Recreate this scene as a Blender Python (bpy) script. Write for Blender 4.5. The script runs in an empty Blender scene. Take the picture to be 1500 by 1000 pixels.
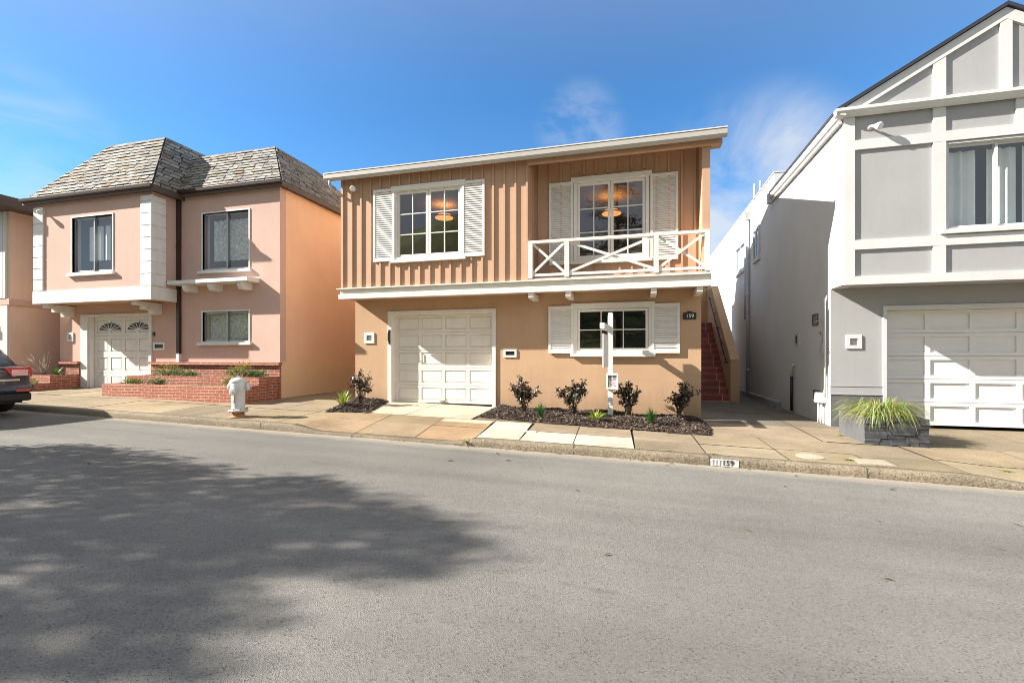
import bpy, math, random
from mathutils import Vector, Matrix
R = random.Random(7)
sc = bpy.context.scene
col = sc.collection
rad = math.radians

# ------------------------------------------------------------------ helpers
def V(*a): return Vector(a)
def lin(r, g, b, k=1.0):
    f = lambda c: ((c/255+.055)/1.055)**2.4 if c > 10 else c/255/12.92
    return (f(r)*k, f(g)*k, f(b)*k)

class MB:
    """collects faces in world (or local) coordinates and links them as one mesh object"""
    def __init__(s):
        s.v = []; s.f = []; s.t = []; s.m = []; s.s = []
        s.tint = (1, 1, 1); s.mi = 0; s.smooth = False
    def face(s, pts):
        i = len(s.v); s.v += [Vector(p) for p in pts]
        s.add(list(range(i, i+len(pts))))
    def add(s, idx):
        s.f.append(idx); s.t.append(s.tint); s.m.append(s.mi); s.s.append(s.smooth)
    def hexa(s, p):      # 8 points: bottom 0-3 ccw, top 4-7
        i = len(s.v); s.v += [Vector(q) for q in p]
        for q in ((3,2,1,0),(4,5,6,7),(0,1,5,4),(1,2,6,5),(2,3,7,6),(3,0,4,7)):
            s.add([i+k for k in q])
    def box(s, x0, x1, y0, y1, z0, z1):
        s.hexa([(x0,y0,z0),(x1,y0,z0),(x1,y1,z0),(x0,y1,z0),(x0,y0,z1),(x1,y0,z1),(x1,y1,z1),(x0,y1,z1)])
    def bar(s, a, b, w, h, up=(0,0,1)):   # beam from a to b, w across, h along up
        a = Vector(a); b = Vector(b); d = (b-a).normalized(); up = Vector(up)
        x = d.cross(up)
        if x.length < 1e-4: x = d.cross(Vector((1,0,0)))
        x.normalize(); u = x.cross(d).normalized()
        x *= w/2; u *= h/2
        s.hexa([a-x-u, a+x-u, b+x-u, b-x-u, a-x+u, a+x+u, b+x+u, b-x+u])
    def prism(s, poly, ext):              # polygon (3d points) extruded along ext
        n = len(poly); i = len(s.v); e = Vector(ext)
        s.v += [Vector(p) for p in poly] + [Vector(p)+e for p in poly]
        s.add([i+k for k in range(n)][::-1]); s.add([i+n+k for k in range(n)])
        for k in range(n):
            s.add([i+k, i+(k+1) % n, i+n+(k+1) % n, i+n+k])
    def tube(s, pts, r, n=8, caps=True):
        pts = [Vector(p) for p in pts]
        if not isinstance(r, (list, tuple)): r = [r]*len(pts)
        i = len(s.v); prev = None; sm = s.smooth; s.smooth = True
        for k, p in enumerate(pts):
            d = (pts[min(k+1, len(pts)-1)]-pts[max(k-1, 0)]).normalized()
            x = prev - d*prev.dot(d) if prev is not None else d.orthogonal()
            if x.length < 1e-5: x = d.orthogonal()
            x.normalize(); prev = x; y = d.cross(x)
            for q in range(n):
                a = 2*math.pi*q/n
                s.v.append(p+(x*math.cos(a)+y*math.sin(a))*r[k])
        for k in range(len(pts)-1):
            for q in range(n):
                s.add([i+k*n+q, i+k*n+(q+1) % n, i+(k+1)*n+(q+1) % n, i+(k+1)*n+q])
        s.smooth = False
        if caps:
            s.add([i+q for q in range(n)][::-1]); s.add([i+(len(pts)-1)*n+q for q in range(n)])
        s.smooth = sm
    def lathe(s, o, prof, n=20, axis=(0,0,1), sharp=False):   # prof: (radius, distance along axis)
        o = Vector(o); d = Vector(axis).normalized(); x = d.orthogonal().normalized(); y = d.cross(x)
        i = len(s.v); sm = s.smooth; s.smooth = not sharp
        for r, h in prof:
            for q in range(n):
                a = 2*math.pi*q/n
                s.v.append(o+d*h+(x*math.cos(a)+y*math.sin(a))*max(r, 1e-4))
        for k in range(len(prof)-1):
            for q in range(n):
                s.add([i+k*n+q, i+k*n+(q+1) % n, i+(k+1)*n+(q+1) % n, i+(k+1)*n+q])
        s.smooth = False
        s.add([i+q for q in range(n)][::-1]); s.add([i+(len(prof)-1)*n+q for q in range(n)])
        s.smooth = sm
    def wall(s, P, a0, a1, b0, b1, holes, t):
        """slab with rectangular holes; P(a, b, d) maps along, up, depth to a point"""
        A = sorted({a0, a1, *[min(max(q, a0), a1) for h in holes for q in h[:2]]})
        B = sorted({b0, b1, *[min(max(q, b0), b1) for h in holes for q in h[2:]]})
        def solid(i, j):
            if i < 0 or j < 0 or i >= len(A)-1 or j >= len(B)-1: return False
            a = (A[i]+A[i+1])/2; b = (B[j]+B[j+1])/2
            return not any(h[0] < a < h[1] and h[2] < b < h[3] for h in holes)
        for i in range(len(A)-1):
            for j in range(len(B)-1):
                if not solid(i, j): continue
                x0, x1, z0, z1 = A[i], A[i+1], B[j], B[j+1]
                s.face([P(x0,z0,0), P(x1,z0,0), P(x1,z1,0), P(x0,z1,0)])
                s.face([P(x1,z0,t), P(x0,z0,t), P(x0,z1,t), P(x1,z1,t)])
                if not solid(i-1, j): s.face([P(x0,z0,t), P(x0,z0,0), P(x0,z1,0), P(x0,z1,t)])
                if not solid(i+1, j): s.face([P(x1,z0,0), P(x1,z0,t), P(x1,z1,t), P(x1,z1,0)])
                if not solid(i, j-1): s.face([P(x0,z0,t), P(x1,z0,t), P(x1,z0,0), P(x0,z0,0)])
                if not solid(i, j+1): s.face([P(x0,z1,0), P(x1,z1,0), P(x1,z1,t), P(x0,z1,t)])
    def fwall(s, y, *a):                  # wall facing the street, front face at y
        s.wall(lambda p, q, d: Vector((p, y+d, q)), *a)
    def leaf(s, p, d, up, l, w):          # folded diamond leaf
        d = d.normalized(); x = d.cross(up)
        if x.length < 1e-4: x = d.orthogonal()
        x.normalize(); n = x.cross(d)
        a = p; b = p+d*l*.5+x*w/2+n*w*.15; c = p+d*l; e = p+d*l*.5-x*w/2+n*w*.15
        i = len(s.v); s.v += [a, b, c, e]; s.add([i, i+1, i+2]); s.add([i, i+2, i+3])
    def build(s, name, mats, parent=None, local=False, bevel=0, weld=False, **props):
        me = bpy.data.meshes.new(name)
        off = Vector((0, 0, 0))
        if parent is not None and not local:
            r = parent
            while r.parent: r = r.parent
            off = r.location
        me.from_pydata([tuple(v-off) for v in s.v], [], s.f)
        if not isinstance(mats, (list, tuple)): mats = [mats]
        for m in mats: me.materials.append(m)
        me.polygons.foreach_set('material_index', s.m)
        me.polygons.foreach_set('use_smooth', s.s)
        at = me.color_attributes.new('tint', 'FLOAT_COLOR', 'CORNER')
        uv = me.uv_layers.new(name='UVMap')
        tc = []; uc = []
        for p, t in zip(me.polygons, s.t):
            n = p.normal; ax = abs(n.x); ay = abs(n.y); az = abs(n.z)
            for li in p.loop_indices:
                c = s.v[me.loops[li].vertex_index]
                tc += [t[0], t[1], t[2], 1.0]
                uc += [c.x, c.y] if az > ax and az > ay else ([c.y, c.z] if ax > ay else [c.x, c.z])
        at.data.foreach_set('color', tc); uv.data.foreach_set('uv', uc)
        if bevel or weld:
            import bmesh
            bm = bmesh.new(); bm.from_mesh(me)
            bmesh.ops.remove_doubles(bm, verts=bm.verts, dist=1e-5)
            bmesh.ops.recalc_face_normals(bm, faces=bm.faces)
            bm.to_mesh(me); bm.free()
        me.update()
        o = bpy.data.objects.new(name, me); col.objects.link(o)
        if parent is not None: o.parent = parent
        if bevel:
            b = o.modifiers.new('bevel', 'BEVEL'); b.width = bevel; b.segments = 2; b.limit_method = 'ANGLE'; b.angle_limit = rad(40)
            b.use_clamp_overlap = True
        for k, q in props.items(): o[k] = q
        return o

def thing(name, label, cat, loc, group=None, rot=(0,0,0)):
    o = bpy.data.objects.new(name, None); col.objects.link(o); o.empty_display_size = .2
    o.location = loc; o.rotation_euler = rot
    o['label'] = label; o['category'] = cat
    if group: o['group'] = group
    return o

def text_mesh(body, size, depth, M, name, mat, parent):
    cu = bpy.data.curves.new(name, 'FONT'); cu.body = body; cu.size = size; cu.extrude = depth
    cu.align_x = 'CENTER'; cu.align_y = 'CENTER'
    tmp = bpy.data.objects.new(name, cu); col.objects.link(tmp)
    bpy.context.view_layer.update()
    me = bpy.data.meshes.new_from_object(tmp.evaluated_get(bpy.context.evaluated_depsgraph_get()))
    bpy.data.objects.remove(tmp); bpy.data.curves.remove(cu)
    r = parent
    while r.parent: r = r.parent
    me.transform(Matrix.Translation(-r.location) @ M)
    me.materials.clear(); me.materials.append(mat)
    o = bpy.data.objects.new(name, me); col.objects.link(o); o.parent = parent
    return o
FRONT = Matrix.Rotation(rad(90), 4, 'X')        # text standing up, facing the street

# ------------------------------------------------------------------ materials
def nodes(name):
    m = bpy.data.materials.new(name); m.use_nodes = True
    nt = m.node_tree; return m, nt, nt.nodes['Principled BSDF']
def N(nt, typ, **k):
    n = nt.nodes.new(typ)
    for a, b in k.items():
        if a.startswith('i_'): n.inputs[a[2:].replace('_', ' ')].default_value = b
        else: setattr(n, a, b)
    return n
def ramp(nt, src, stops):
    r = nt.nodes.new('ShaderNodeValToRGB'); e = r.color_ramp.elements
    while len(e) < len(stops): e.new(.5)
    for q, (p, c) in zip(e, stops):
        q.position = p; q.color = (*c, 1) if not isinstance(c, (int, float)) else (c, c, c, 1)
    nt.links.new(src, r.inputs[0]); return r
def mix(nt, fac, a, b, mode='MIX'):
    m = nt.nodes.new('ShaderNodeMix'); m.data_type = 'RGBA'; m.blend_type = mode
    for sock, val in ((m.inputs[0], fac), (m.inputs[6], a), (m.inputs[7], b)):
        if isinstance(val, bpy.types.NodeSocket): nt.links.new(val, sock)
        elif isinstance(val, (int, float)): sock.default_value = val if sock.type == 'VALUE' else (val, val, val, 1)
        else: sock.default_value = (*val, 1)
    return m.outputs[2]
def coords(nt, scale=(1,1,1), kind='Object'):
    t = nt.nodes.new('ShaderNodeTexCoord'); mp = nt.nodes.new('ShaderNodeMapping')
    mp.inputs['Scale'].default_value = scale
    nt.links.new(t.outputs[kind], mp.inputs[0]); return mp.outputs[0]
def noise(nt, vec, scale, detail=4, rough=.55):
    n = N(nt, 'ShaderNodeTexNoise'); n.inputs['Scale'].default_value = scale
    n.inputs['Detail'].default_value = detail; n.inputs['Roughness'].default_value = rough
    nt.links.new(vec, n.inputs['Vector']); return n.outputs['Fac']
def N_color(nt, vec):
    n = N(nt, 'ShaderNodeTexNoise'); n.inputs['Scale'].default_value = 1.7; n.inputs['Detail'].default_value = 5; nt.links.new(vec, n.inputs['Vector']); return n.outputs['Color']
def bump(nt, bs, h, strength, dist):
    b = nt.nodes.new('ShaderNodeBump'); b.inputs['Strength'].default_value = strength; b.inputs['Distance'].default_value = dist
    nt.links.new(h, b.inputs['Height']); nt.links.new(b.outputs[0], bs.inputs['Normal'])
def tinted(nt, c):
    a = nt.nodes.new('ShaderNodeVertexColor'); a.layer_name = 'tint'
    return mix(nt, 1.0, c, a.outputs['Color'], 'MULTIPLY')

def plain(name, c, rough=.6, var=.12, scale=3, fine=0, fdist=.002, streak=0, tint=False, metal=0, spec=.5, coat=0, splash=0):
    m, nt, bs = nodes(name)
    vec = coords(nt)
    lo = tuple(q*(1-var) for q in c); hi = tuple(min(1, q*(1+var*.7)) for q in c)
    out = ramp(nt, noise(nt, vec, scale, 6, .6), [(.3, lo), (.7, hi)]).outputs[0]
    if streak:
        sv = coords(nt, (5, 5, .35))
        out = mix(nt, 1.0, out, ramp(nt, noise(nt, sv, 2.0, 5, .65), [(.35, 1-streak), (.62, 1.0)]).outputs[0], 'MULTIPLY')
    if splash:                       # rain-splashed dirt along the foot of the wall, faint run-off marks and hairline cracks
        xyz = N(nt, 'ShaderNodeSeparateXYZ'); nt.links.new(vec, xyz.inputs[0])
        ad = N(nt, 'ShaderNodeMath', operation='MULTIPLY_ADD'); nt.links.new(noise(nt, coords(nt, (3, 3, 1)), 3, 5, .65), ad.inputs[0]); ad.inputs[1].default_value = -.7; nt.links.new(xyz.outputs[2], ad.inputs[2])
        mr = N(nt, 'ShaderNodeMapRange'); mr.inputs[1].default_value = -.45; mr.inputs[2].default_value = .10; mr.inputs[3].default_value = 1-splash; mr.inputs[4].default_value = 1; nt.links.new(ad.outputs[0], mr.inputs[0])
        out = mix(nt, 1.0, out, mr.outputs[0], 'MULTIPLY')
        out = mix(nt, 1.0, out, ramp(nt, noise(nt, coords(nt, (2.2, 2.2, .25)), 1.6, 5, .7), [(.62, 1.0), (.74, 1-splash*.35)]).outputs[0], 'MULTIPLY')
        vo = N(nt, 'ShaderNodeTexVoronoi', feature='DISTANCE_TO_EDGE'); vo.inputs['Scale'].default_value = .55
        wv = mix(nt, .5, vec, N_color(nt, vec)); nt.links.new(wv, vo.inputs['Vector'])
        out = mix(nt, 1.0, out, ramp(nt, vo.outputs['Distance'], [(.0, 1-splash*.28), (.004, 1.0)]).outputs[0], 'MULTIPLY')
    if tint: out = tinted(nt, out)
    nt.links.new(out, bs.inputs['Base Color'])
    bs.inputs['Roughness'].default_value = rough; bs.inputs['Metallic'].default_value = metal
    bs.inputs['Specular IOR Level'].default_value = spec; bs.inputs['Coat Weight'].default_value = coat
    if fine: bump(nt, bs, noise(nt, vec, fine, 4, .6), .6, fdist)
    return m

def brick_mat(name, c1, c2, mortar, bw=.21, bh=.07):
    m, nt, bs = nodes(name)
    vec = coords(nt, kind='UV')
    b = N(nt, 'ShaderNodeTexBrick'); nt.links.new(vec, b.inputs['Vector'])
    b.inputs['Color1'].default_value = (*c1, 1); b.inputs['Color2'].default_value = (*c2, 1); b.inputs['Mortar'].default_value = (*mortar, 1)
    b.inputs['Scale'].default_value = 1; b.inputs['Mortar Size'].default_value = .006; b.inputs['Brick Width'].default_value = bw; b.inputs['Row Height'].default_value = bh
    b.inputs['Mortar Smooth'].default_value = .2
    o3 = coords(nt)
    out = mix(nt, 1.0, b.outputs['Color'], ramp(nt, noise(nt, o3, 9, 5), [(.3, .72), (.7, 1.15)]).outputs[0], 'MULTIPLY')
    nt.links.new(out, bs.inputs['Base Color']); bs.inputs['Roughness'].default_value = .85
    inv = N(nt, 'ShaderNodeMath', operation='SUBTRACT'); inv.inputs[0].default_value = 1; nt.links.new(b.outputs['Fac'], inv.inputs[1])
    ad = N(nt, 'ShaderNodeMath', operation='ADD'); nt.links.new(inv.outputs[0], ad.inputs[0]); nt.links.new(noise(nt, o3, 120, 3), ad.inputs[1])
    bump(nt, bs, ad.outputs[0], .7, .005)
    return m

def glass_mat(name, tintc=(.9,.95,.95), refl=1.0, through=1.0):
    m, nt, bs = nodes(name); nt.nodes.remove(bs)
    out = nt.nodes['Material Output']
    lw = N(nt, 'ShaderNodeLayerWeight'); lw.inputs[0].default_value = .5
    fr = N(nt, 'ShaderNodeMath', operation='POWER'); fr.inputs[1].default_value = 4.5; nt.links.new(lw.outputs['Facing'], fr.inputs[0])
    ml = N(nt, 'ShaderNodeMath', operation='MULTIPLY_ADD'); ml.inputs[1].default_value = refl*.8; ml.inputs[2].default_value = .15*refl; ml.use_clamp = True
    nt.links.new(fr.outputs[0], ml.inputs[0])
    tr = N(nt, 'ShaderNodeBsdfTransparent'); tr.inputs[0].default_value = tuple(q*through for q in tintc)+(1,)
    gl = N(nt, 'ShaderNodeBsdfGlossy'); gl.inputs['Roughness'].default_value = .0
    vec = coords(nt)
    b = nt.nodes.new('ShaderNodeBump'); b.inputs['Strength'].default_value = .03; b.inputs['Distance'].default_value = .02
    nt.links.new(noise(nt, vec, 2.2, 1), b.inputs['Height']); nt.links.new(b.outputs[0], gl.inputs['Normal'])
    mx = N(nt, 'ShaderNodeMixShader')
    nt.links.new(ml.outputs[0], mx.inputs[0]); nt.links.new(tr.outputs[0], mx.inputs[1]); nt.links.new(gl.outputs[0], mx.inputs[2])
    nt.links.new(mx.outputs[0], out.inputs[0])
    return m

def leaf_mat(name, rough=.45, trans=.25, spec=.5):
    m, nt, bs = nodes(name)
    a = nt.nodes.new('ShaderNodeVertexColor'); a.layer_name = 'tint'
    nt.links.new(a.outputs[0], bs.inputs['Base Color']); bs.inputs['Roughness'].default_value = rough
    bs.inputs['Specular IOR Level'].default_value = spec
    t = N(nt, 'ShaderNodeBsdfTranslucent'); nt.links.new(a.outputs[0], t.inputs[0])
    mx = N(nt, 'ShaderNodeMixShader'); mx.inputs[0].default_value = trans
    nt.links.new(bs.outputs[0], mx.inputs[1]); nt.links.new(t.outputs[0], mx.inputs[2])
    nt.links.new(mx.outputs[0], nt.nodes['Material Output'].inputs[0])
    return m

def emit(name, c, s):
    m, nt, bs = nodes(name)
    bs.inputs['Base Color'].default_value = (*c, 1); bs.inputs['Emission Color'].default_value = (*c, 1); bs.inputs['Emission Strength'].default_value = s
    return m

def asphalt():
    m, nt, bs = nodes('asphalt')
    vec = coords(nt)
    big = ramp(nt, noise(nt, vec, .35, 5, .6), [(.28, (.158,.152,.139)), (.72, (.226,.216,.196))]).outputs[0]
    tracks = ramp(nt, noise(nt, coords(nt, (.08, 1.1, 1)), 1.0, 4, .6), [(.32, .80), (.68, 1.13)]).outputs[0]
    c = mix(nt, 1.0, big, tracks, 'MULTIPLY')
    vo = N(nt, 'ShaderNodeTexVoronoi'); vo.inputs['Scale'].default_value = 150; nt.links.new(vec, vo.inputs['Vector'])
    st = ramp(nt, vo.outputs['Color'], [(.0, .55), (.45, .95), (.9, 1.4)]).outputs[0]
    sep = N(nt, 'ShaderNodeSeparateColor'); nt.links.new(vo.outputs['Color'], sep.inputs[0])
    st = ramp(nt, sep.outputs[0], [(.02, .42), (.10, .92), (.60, 1.0), (.97, 1.26)]).outputs[0]
    c = mix(nt, 1.0, c, st, 'MULTIPLY')
    gr = ramp(nt, noise(nt, vec, 60, 6, .8), [(.30, .22), (.39, .97), (.7, 1.14)]).outputs[0]
    c = mix(nt, 1.0, c, gr, 'MULTIPLY')
    # oil spots and worn patches of the road itself
    sp = ramp(nt, noise(nt, coords(nt, (.7, 2.2, 1)), 1.6, 3, .5), [(.70, 1.0), (.78, .72)]).outputs[0]
    c = mix(nt, 1.0, c, sp, 'MULTIPLY')
    # pale dust along the gutter
    xyz = N(nt, 'ShaderNodeSeparateXYZ'); nt.links.new(vec, xyz.inputs[0])
    ad = N(nt, 'ShaderNodeMath', operation='MULTIPLY_ADD'); nt.links.new(noise(nt, coords(nt, (1.4, 3, 1)), 2.5, 4), ad.inputs[0]); ad.inputs[1].default_value = .35
    nt.links.new(xyz.outputs[1], ad.inputs[2])
    du = ramp(nt, ad.outputs[0], [(.0, 0), (1.0, 0)])
    mr = N(nt, 'ShaderNodeMapRange'); mr.inputs[1].default_value = 6.50; mr.inputs[2].default_value = 6.86; nt.links.new(ad.outputs[0], mr.inputs[0])
    c = mix(nt, mr.outputs[0], c, (.36,.32,.25))
    nt.links.new(c, bs.inputs['Base Color']); bs.inputs['Roughness'].default_value = .9; bs.inputs['Specular IOR Level'].default_value = .25
    ad2 = N(nt, 'ShaderNodeMath', operation='ADD'); nt.links.new(vo.outputs['Distance'], ad2.inputs[0]); nt.links.new(noise(nt, vec, 110, 5, .75), ad2.inputs[1])
    bump(nt, bs, ad2.outputs[0], .7, .006)
    return m

def concrete(name, c, tint=True, speck=.25, rough=.85, fine=90, stain=.25):
    m, nt, bs = nodes(name)
    vec = coords(nt)
    o = ramp(nt, noise(nt, vec, 1.1, 6, .65), [(.3, tuple(q*(1-stain) for q in c)), (.68, tuple(q*1.1 for q in c))]).outputs[0]
    o = mix(nt, 1.0, o, ramp(nt, noise(nt, vec, 45, 4, .7), [(.3, 1-speck), (.55, 1.0), (.75, 1+speck*.6)]).outputs[0], 'MULTIPLY')
    o = mix(nt, 1.0, o, ramp(nt, noise(nt, coords(nt, (1, 3.5, 1)), 1.7, 4, .6), [(.62, 1.0), (.75, .8)]).outputs[0], 'MULTIPLY')
    if tint: o = tinted(nt, o)
    nt.links.new(o, bs.inputs['Base Color']); bs.inputs['Roughness'].default_value = rough; bs.inputs['Specular IOR Level'].default_value = .3
    bump(nt, bs, noise(nt, vec, fine, 5, .7), .6, .005)
    return m

M = {}
M['stucco'] = plain('tan_stucco', (.53,.345,.21), .9, .08, 1.2, 55, .004, .03, splash=.22)
M['siding'] = plain('tan_siding', (.53,.335,.215), .7, .05, 2, 30, .001, .03)
M['pink'] = plain('pink_stucco', (.63,.43,.355), .9, .09, 1.0, 50, .005, .02, splash=.16)
M['white'] = plain('white_paint', (.80,.76,.69), .5, .04, 4, 0, 0, .05)
M['white2'] = plain('weathered_white', (.78,.765,.73), .6, .06, 5, 60, .001, .08)
M['pinkside'] = plain('bounce_lit_pink_stucco', (.90,.57,.39), .9, .06, 1.0, 50, .004, .02, splash=.14)  # pink stucco on its shaded side, warm bounce light put into the colour
M['tanside'] = plain('sun_bounce_stucco', (.88,.68,.46), .9, .05, 1.2, 50, .004, .05)  # unseen left wall, made paler to bounce sun onto the pink house
M['neutralside'] = plain('neutral_bounce_stucco', (.66,.60,.53), .9, .05, 1.2, 50, .004, .05)  # unseen right wall, toned neutral to keep orange bounce off the grey house
M['gutter'] = plain('gutter_paint', (.46,.43,.39), .45, .05, 3)
M['grey'] = plain('grey_stucco', (.385,.385,.388), .9, .05, 1.3, 14, .003, .02, splash=.14)
M['greywhite'] = plain('offwhite_stucco', (.64,.64,.635), .9, .06, 1.0, 35, .003, .02, splash=.16)
M['greydark'] = plain('dark_grey_paint', (.13,.132,.14), .8, .12, 2, 40, .003)
M['garagewhite'] = plain('garage_white', (.78,.78,.77), .5, .03, 4)
M['brick'] = brick_mat('red_brick', (.42,.145,.085), (.36,.11,.065), (.58,.40,.31))
M['shingle'] = plain('slate_shingle', (.25,.245,.235), .85, .28, 9, 40, .004, 0, True)
M['felt'] = plain('dark_roof', (.03,.035,.05), .8, .2, 10)
M['comp'] = plain('roof_shingle', (.20,.19,.18), .9, .2, 12, 60, .004)
M['brown'] = plain('brown_metal', (.045,.022,.018), .4, .15, 4)
M['fascia'] = plain('fascia_brown', (.10,.07,.055), .6, .15, 4)
M['glass'] = glass_mat('window_glass', refl=1.0)
M['darkglass'] = glass_mat('dark_glass', (.55,.6,.62), 1.1)
M['alu'] = plain('aluminium', (.42,.43,.43), .35, .05, 8, metal=.6)
M['black'] = plain('black_metal', (.012,.012,.013), .4, .2, 10)
M['room'] = plain('room_paint', (.15,.125,.09), .8, .05, 2)
M['ceiling'] = plain('room_ceiling', (.34,.24,.13), .8, .03, 2)
M['curtain'] = plain('curtain_cloth', (.84,.83,.80), .9, .05, 8)
M['lace'] = plain('patterned_curtain', (.62,.62,.60), .9, .45, 14)
M['lamp'] = emit('warm_lamp', (1.0,.36,.08), .55)
M['lampmetal'] = plain('lamp_copper', (.65,.25,.10), .35, .1, 9, metal=.5)
M['bulb'] = emit('warm_bulb', (1.0,.50,.16), 8)
M['tile'] = plain('red_tile', (.27,.048,.036), .45, .25, 8, 30, .001, 0, True)
M['grout'] = plain('grout', (.75,.58,.50), .9, .1, 20)
M['road'] = asphalt()
M['walk'] = concrete('old_concrete', (.32,.256,.173), True, .3, .85, 90, .34)
M['kerb'] = concrete('kerb_concrete', (.28,.228,.16), False, .75, .9, 50, .42)
M['joint'] = plain('joint_dirt', (.06,.05,.035), .95, .3, 20)
M['soil'] = plain('soil', (.05,.032,.022), .95, .4, 25, 30, .01)
M['mulch'] = plain('mulch_chips', (.10,.07,.055), .8, .3, 30, 0, 0, 0, True)
M['leaf'] = leaf_mat('leaf')
M['glossleaf'] = leaf_mat('glossy_leaf', .28, .12, .6)
M['bark'] = plain('bark', (.12,.085,.06), .9, .35, 12, 25, .01)
M['hydrant'] = plain('hydrant_paint', (.72,.72,.70), .5, .10, 9, 60, .001, .2)
M['rust'] = plain('rusty_primer', (.42,.20,.10), .85, .4, 14, 50, .003)
M['paper'] = plain('paper', (.82,.82,.80), .6, .02, 5)
M['ink'] = plain('ink', (.22,.23,.25), .7, .3, 60)
M['pinkink'] = plain('pink_ink', (.75,.45,.47), .7, .1, 20)
M['ledge'] = plain('grey_ledgestone', (.075,.077,.084), .8, .2, 6, 40, .005, 0, True)
M['planterside'] = plain('grey_planter_render', (.115,.118,.125), .85, .1, 3, 40, .003, .1)
M['car'] = plain('dark_blue_paint', (.06,.075,.115), .22, .05, 3, metal=.55, coat=1)
M['rubber'] = plain('rubber', (.012,.012,.012), .85, .2, 20)
M['plastic'] = plain('black_plastic', (.02,.02,.021), .6, .15, 10)
M['alloy'] = plain('alloy', (.5,.5,.5), .3, .05, 8, metal=.9)
M['redlens'] = plain('red_lens', (.62,.03,.035), .12, .1, 10, coat=1)
M['clearlens'] = plain('pink_lens', (.80,.38,.36), .12, .1, 10, coat=1)
M['number'] = plain('white_kerb_paint', (.60,.59,.56), .8, .25, 25, 80, .001)
M['hill'] = plain('hill_scrub', (.17,.18,.06), .95, .6, .25, 2, .3)
M['ground'] = plain('earth', (.16,.13,.09), .95, .3, .5)
M['siding_white'] = plain('ribbed_siding', (.60,.61,.60), .7, .04, 3)
M['meter'] = plain('meter_grey', (.50,.52,.53), .45, .06, 6)
AIR, OZ, SAT, SUNE, EXPO = 1.3, 4.5, 1.2, 5.0, 1.34
SKYS, VAL = .12, .72
CLOUDC = (2.7, 2.8, 2.95)
CLOUDFILL = (2.35, 2.42, 2.55)
CLOUDS = [(((-.117, 1.0, .48), 6, 4.4, (1.4, 1, 2.6), .46), .42), (((.24, 1.1, .33), 13, 3.0, (1, 1, 2.2), .30), .78), (((-1.29, .69, .42), 9, 3.5, (1.2, 1.2, 4), .40), .4)]
# ------------------------------------------------------------------ setting
def zr(x): return -1.436-.025*x                      # road plane (camera eye is z = 0)
def sstep(a, b, x):
    t = min(1, max(0, (x-a)/(b-a))); return t*t*(3-2*t)
KY = 6.66
def dip(x):                                          # kerb cut at the driveways
    d = sstep(-5.75, -5.2, x)*(1-sstep(-2.75, -2.3, x))
    d = max(d, sstep(3.75, 4.7, x)*(1-sstep(8.0, 8.8, x)))
    return max(d, sstep(-17, -16.5, x)*(1-sstep(-13.2, -12.6, x)))
def hw(x, y):
    base = .115+max(0, min(y, 10)-6.83)*.0245
    d = dip(x)
    if d:
        b83 = .115+1.47*.0245
        ap = .02+max(0, y-6.7)/1.6*(b83-.02) if y < 8.3 else base
        base = base*(1-d)+ap*d
    if x > 3.9: base += min(x-3.9, 5)*.025*sstep(8.0, 10.0, y)
    return base
def gz(x, y): return zr(x)+hw(x, y)

g = MB(); n = 40
for i in range(n):
    for j in range(n):
        x0, x1 = -240+480*i/n, -240+480*(i+1)/n; y0, y1 = -40+280*j/n, -40+280*(j+1)/n
        g.face([(x, y, zr(max(-60, min(60, x)))-.09) for x, y in ((x0,y0),(x1,y0),(x1,y1),(x0,y1))])
g.build('ground', M['ground'], kind='structure')

g = MB()
xs = [-60+i*1.0 for i in range(121)]
for a, b in zip(xs, xs[1:]):
    g.face([(a,-7,zr(a)), (b,-7,zr(b)), (b,KY+.1,zr(b)), (a,KY+.1,zr(a))])
g.build('road', M['road'], kind='structure')

k = MB(); k.smooth = True
xs = [-40+.25*i for i in range(241)]
def kp(x):
    h = max(hw(x, 6.83), .012); j = R.uniform(-.009, .009)
    return [(x, KY-.005+j, zr(x)-.05), (x, KY+j, zr(x)+h*.55), (x, KY+.012+j, zr(x)+h*.86), (x, KY+.04, zr(x)+h+.002), (x, KY+.17, zr(x)+h+.004+R.uniform(-.002,.002)), (x, KY+.175, zr(x)-.05)]
pr = [kp(x) for x in xs]
for a, b in zip(pr, pr[1:]):
    for q in range(5): k.face([a[q], b[q], b[q+1], a[q+1]])
kb = k
kb.mi = 1; x = -38.88
while x < 19:                                        # joints and chips in the kerb
    h = max(hw(x, 6.83), .012)
    kb.face([(x-.006,KY-.014,zr(x)-.01),(x+.006,KY-.014,zr(x)-.01),(x+.006,KY+.012,zr(x)+h+.004),(x-.006,KY+.012,zr(x)+h+.004)])
    kb.face([(x-.006,KY+.012,zr(x)+h+.004),(x+.006,KY+.012,zr(x)+h+.004),(x+.006,KY+.17,zr(x)+h+.0095),(x-.006,KY+.17,zr(x)+h+.0095)])
    x += 1.81
k.build('kerb', [M['kerb'], M['joint']], weld=True, kind='structure')

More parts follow.
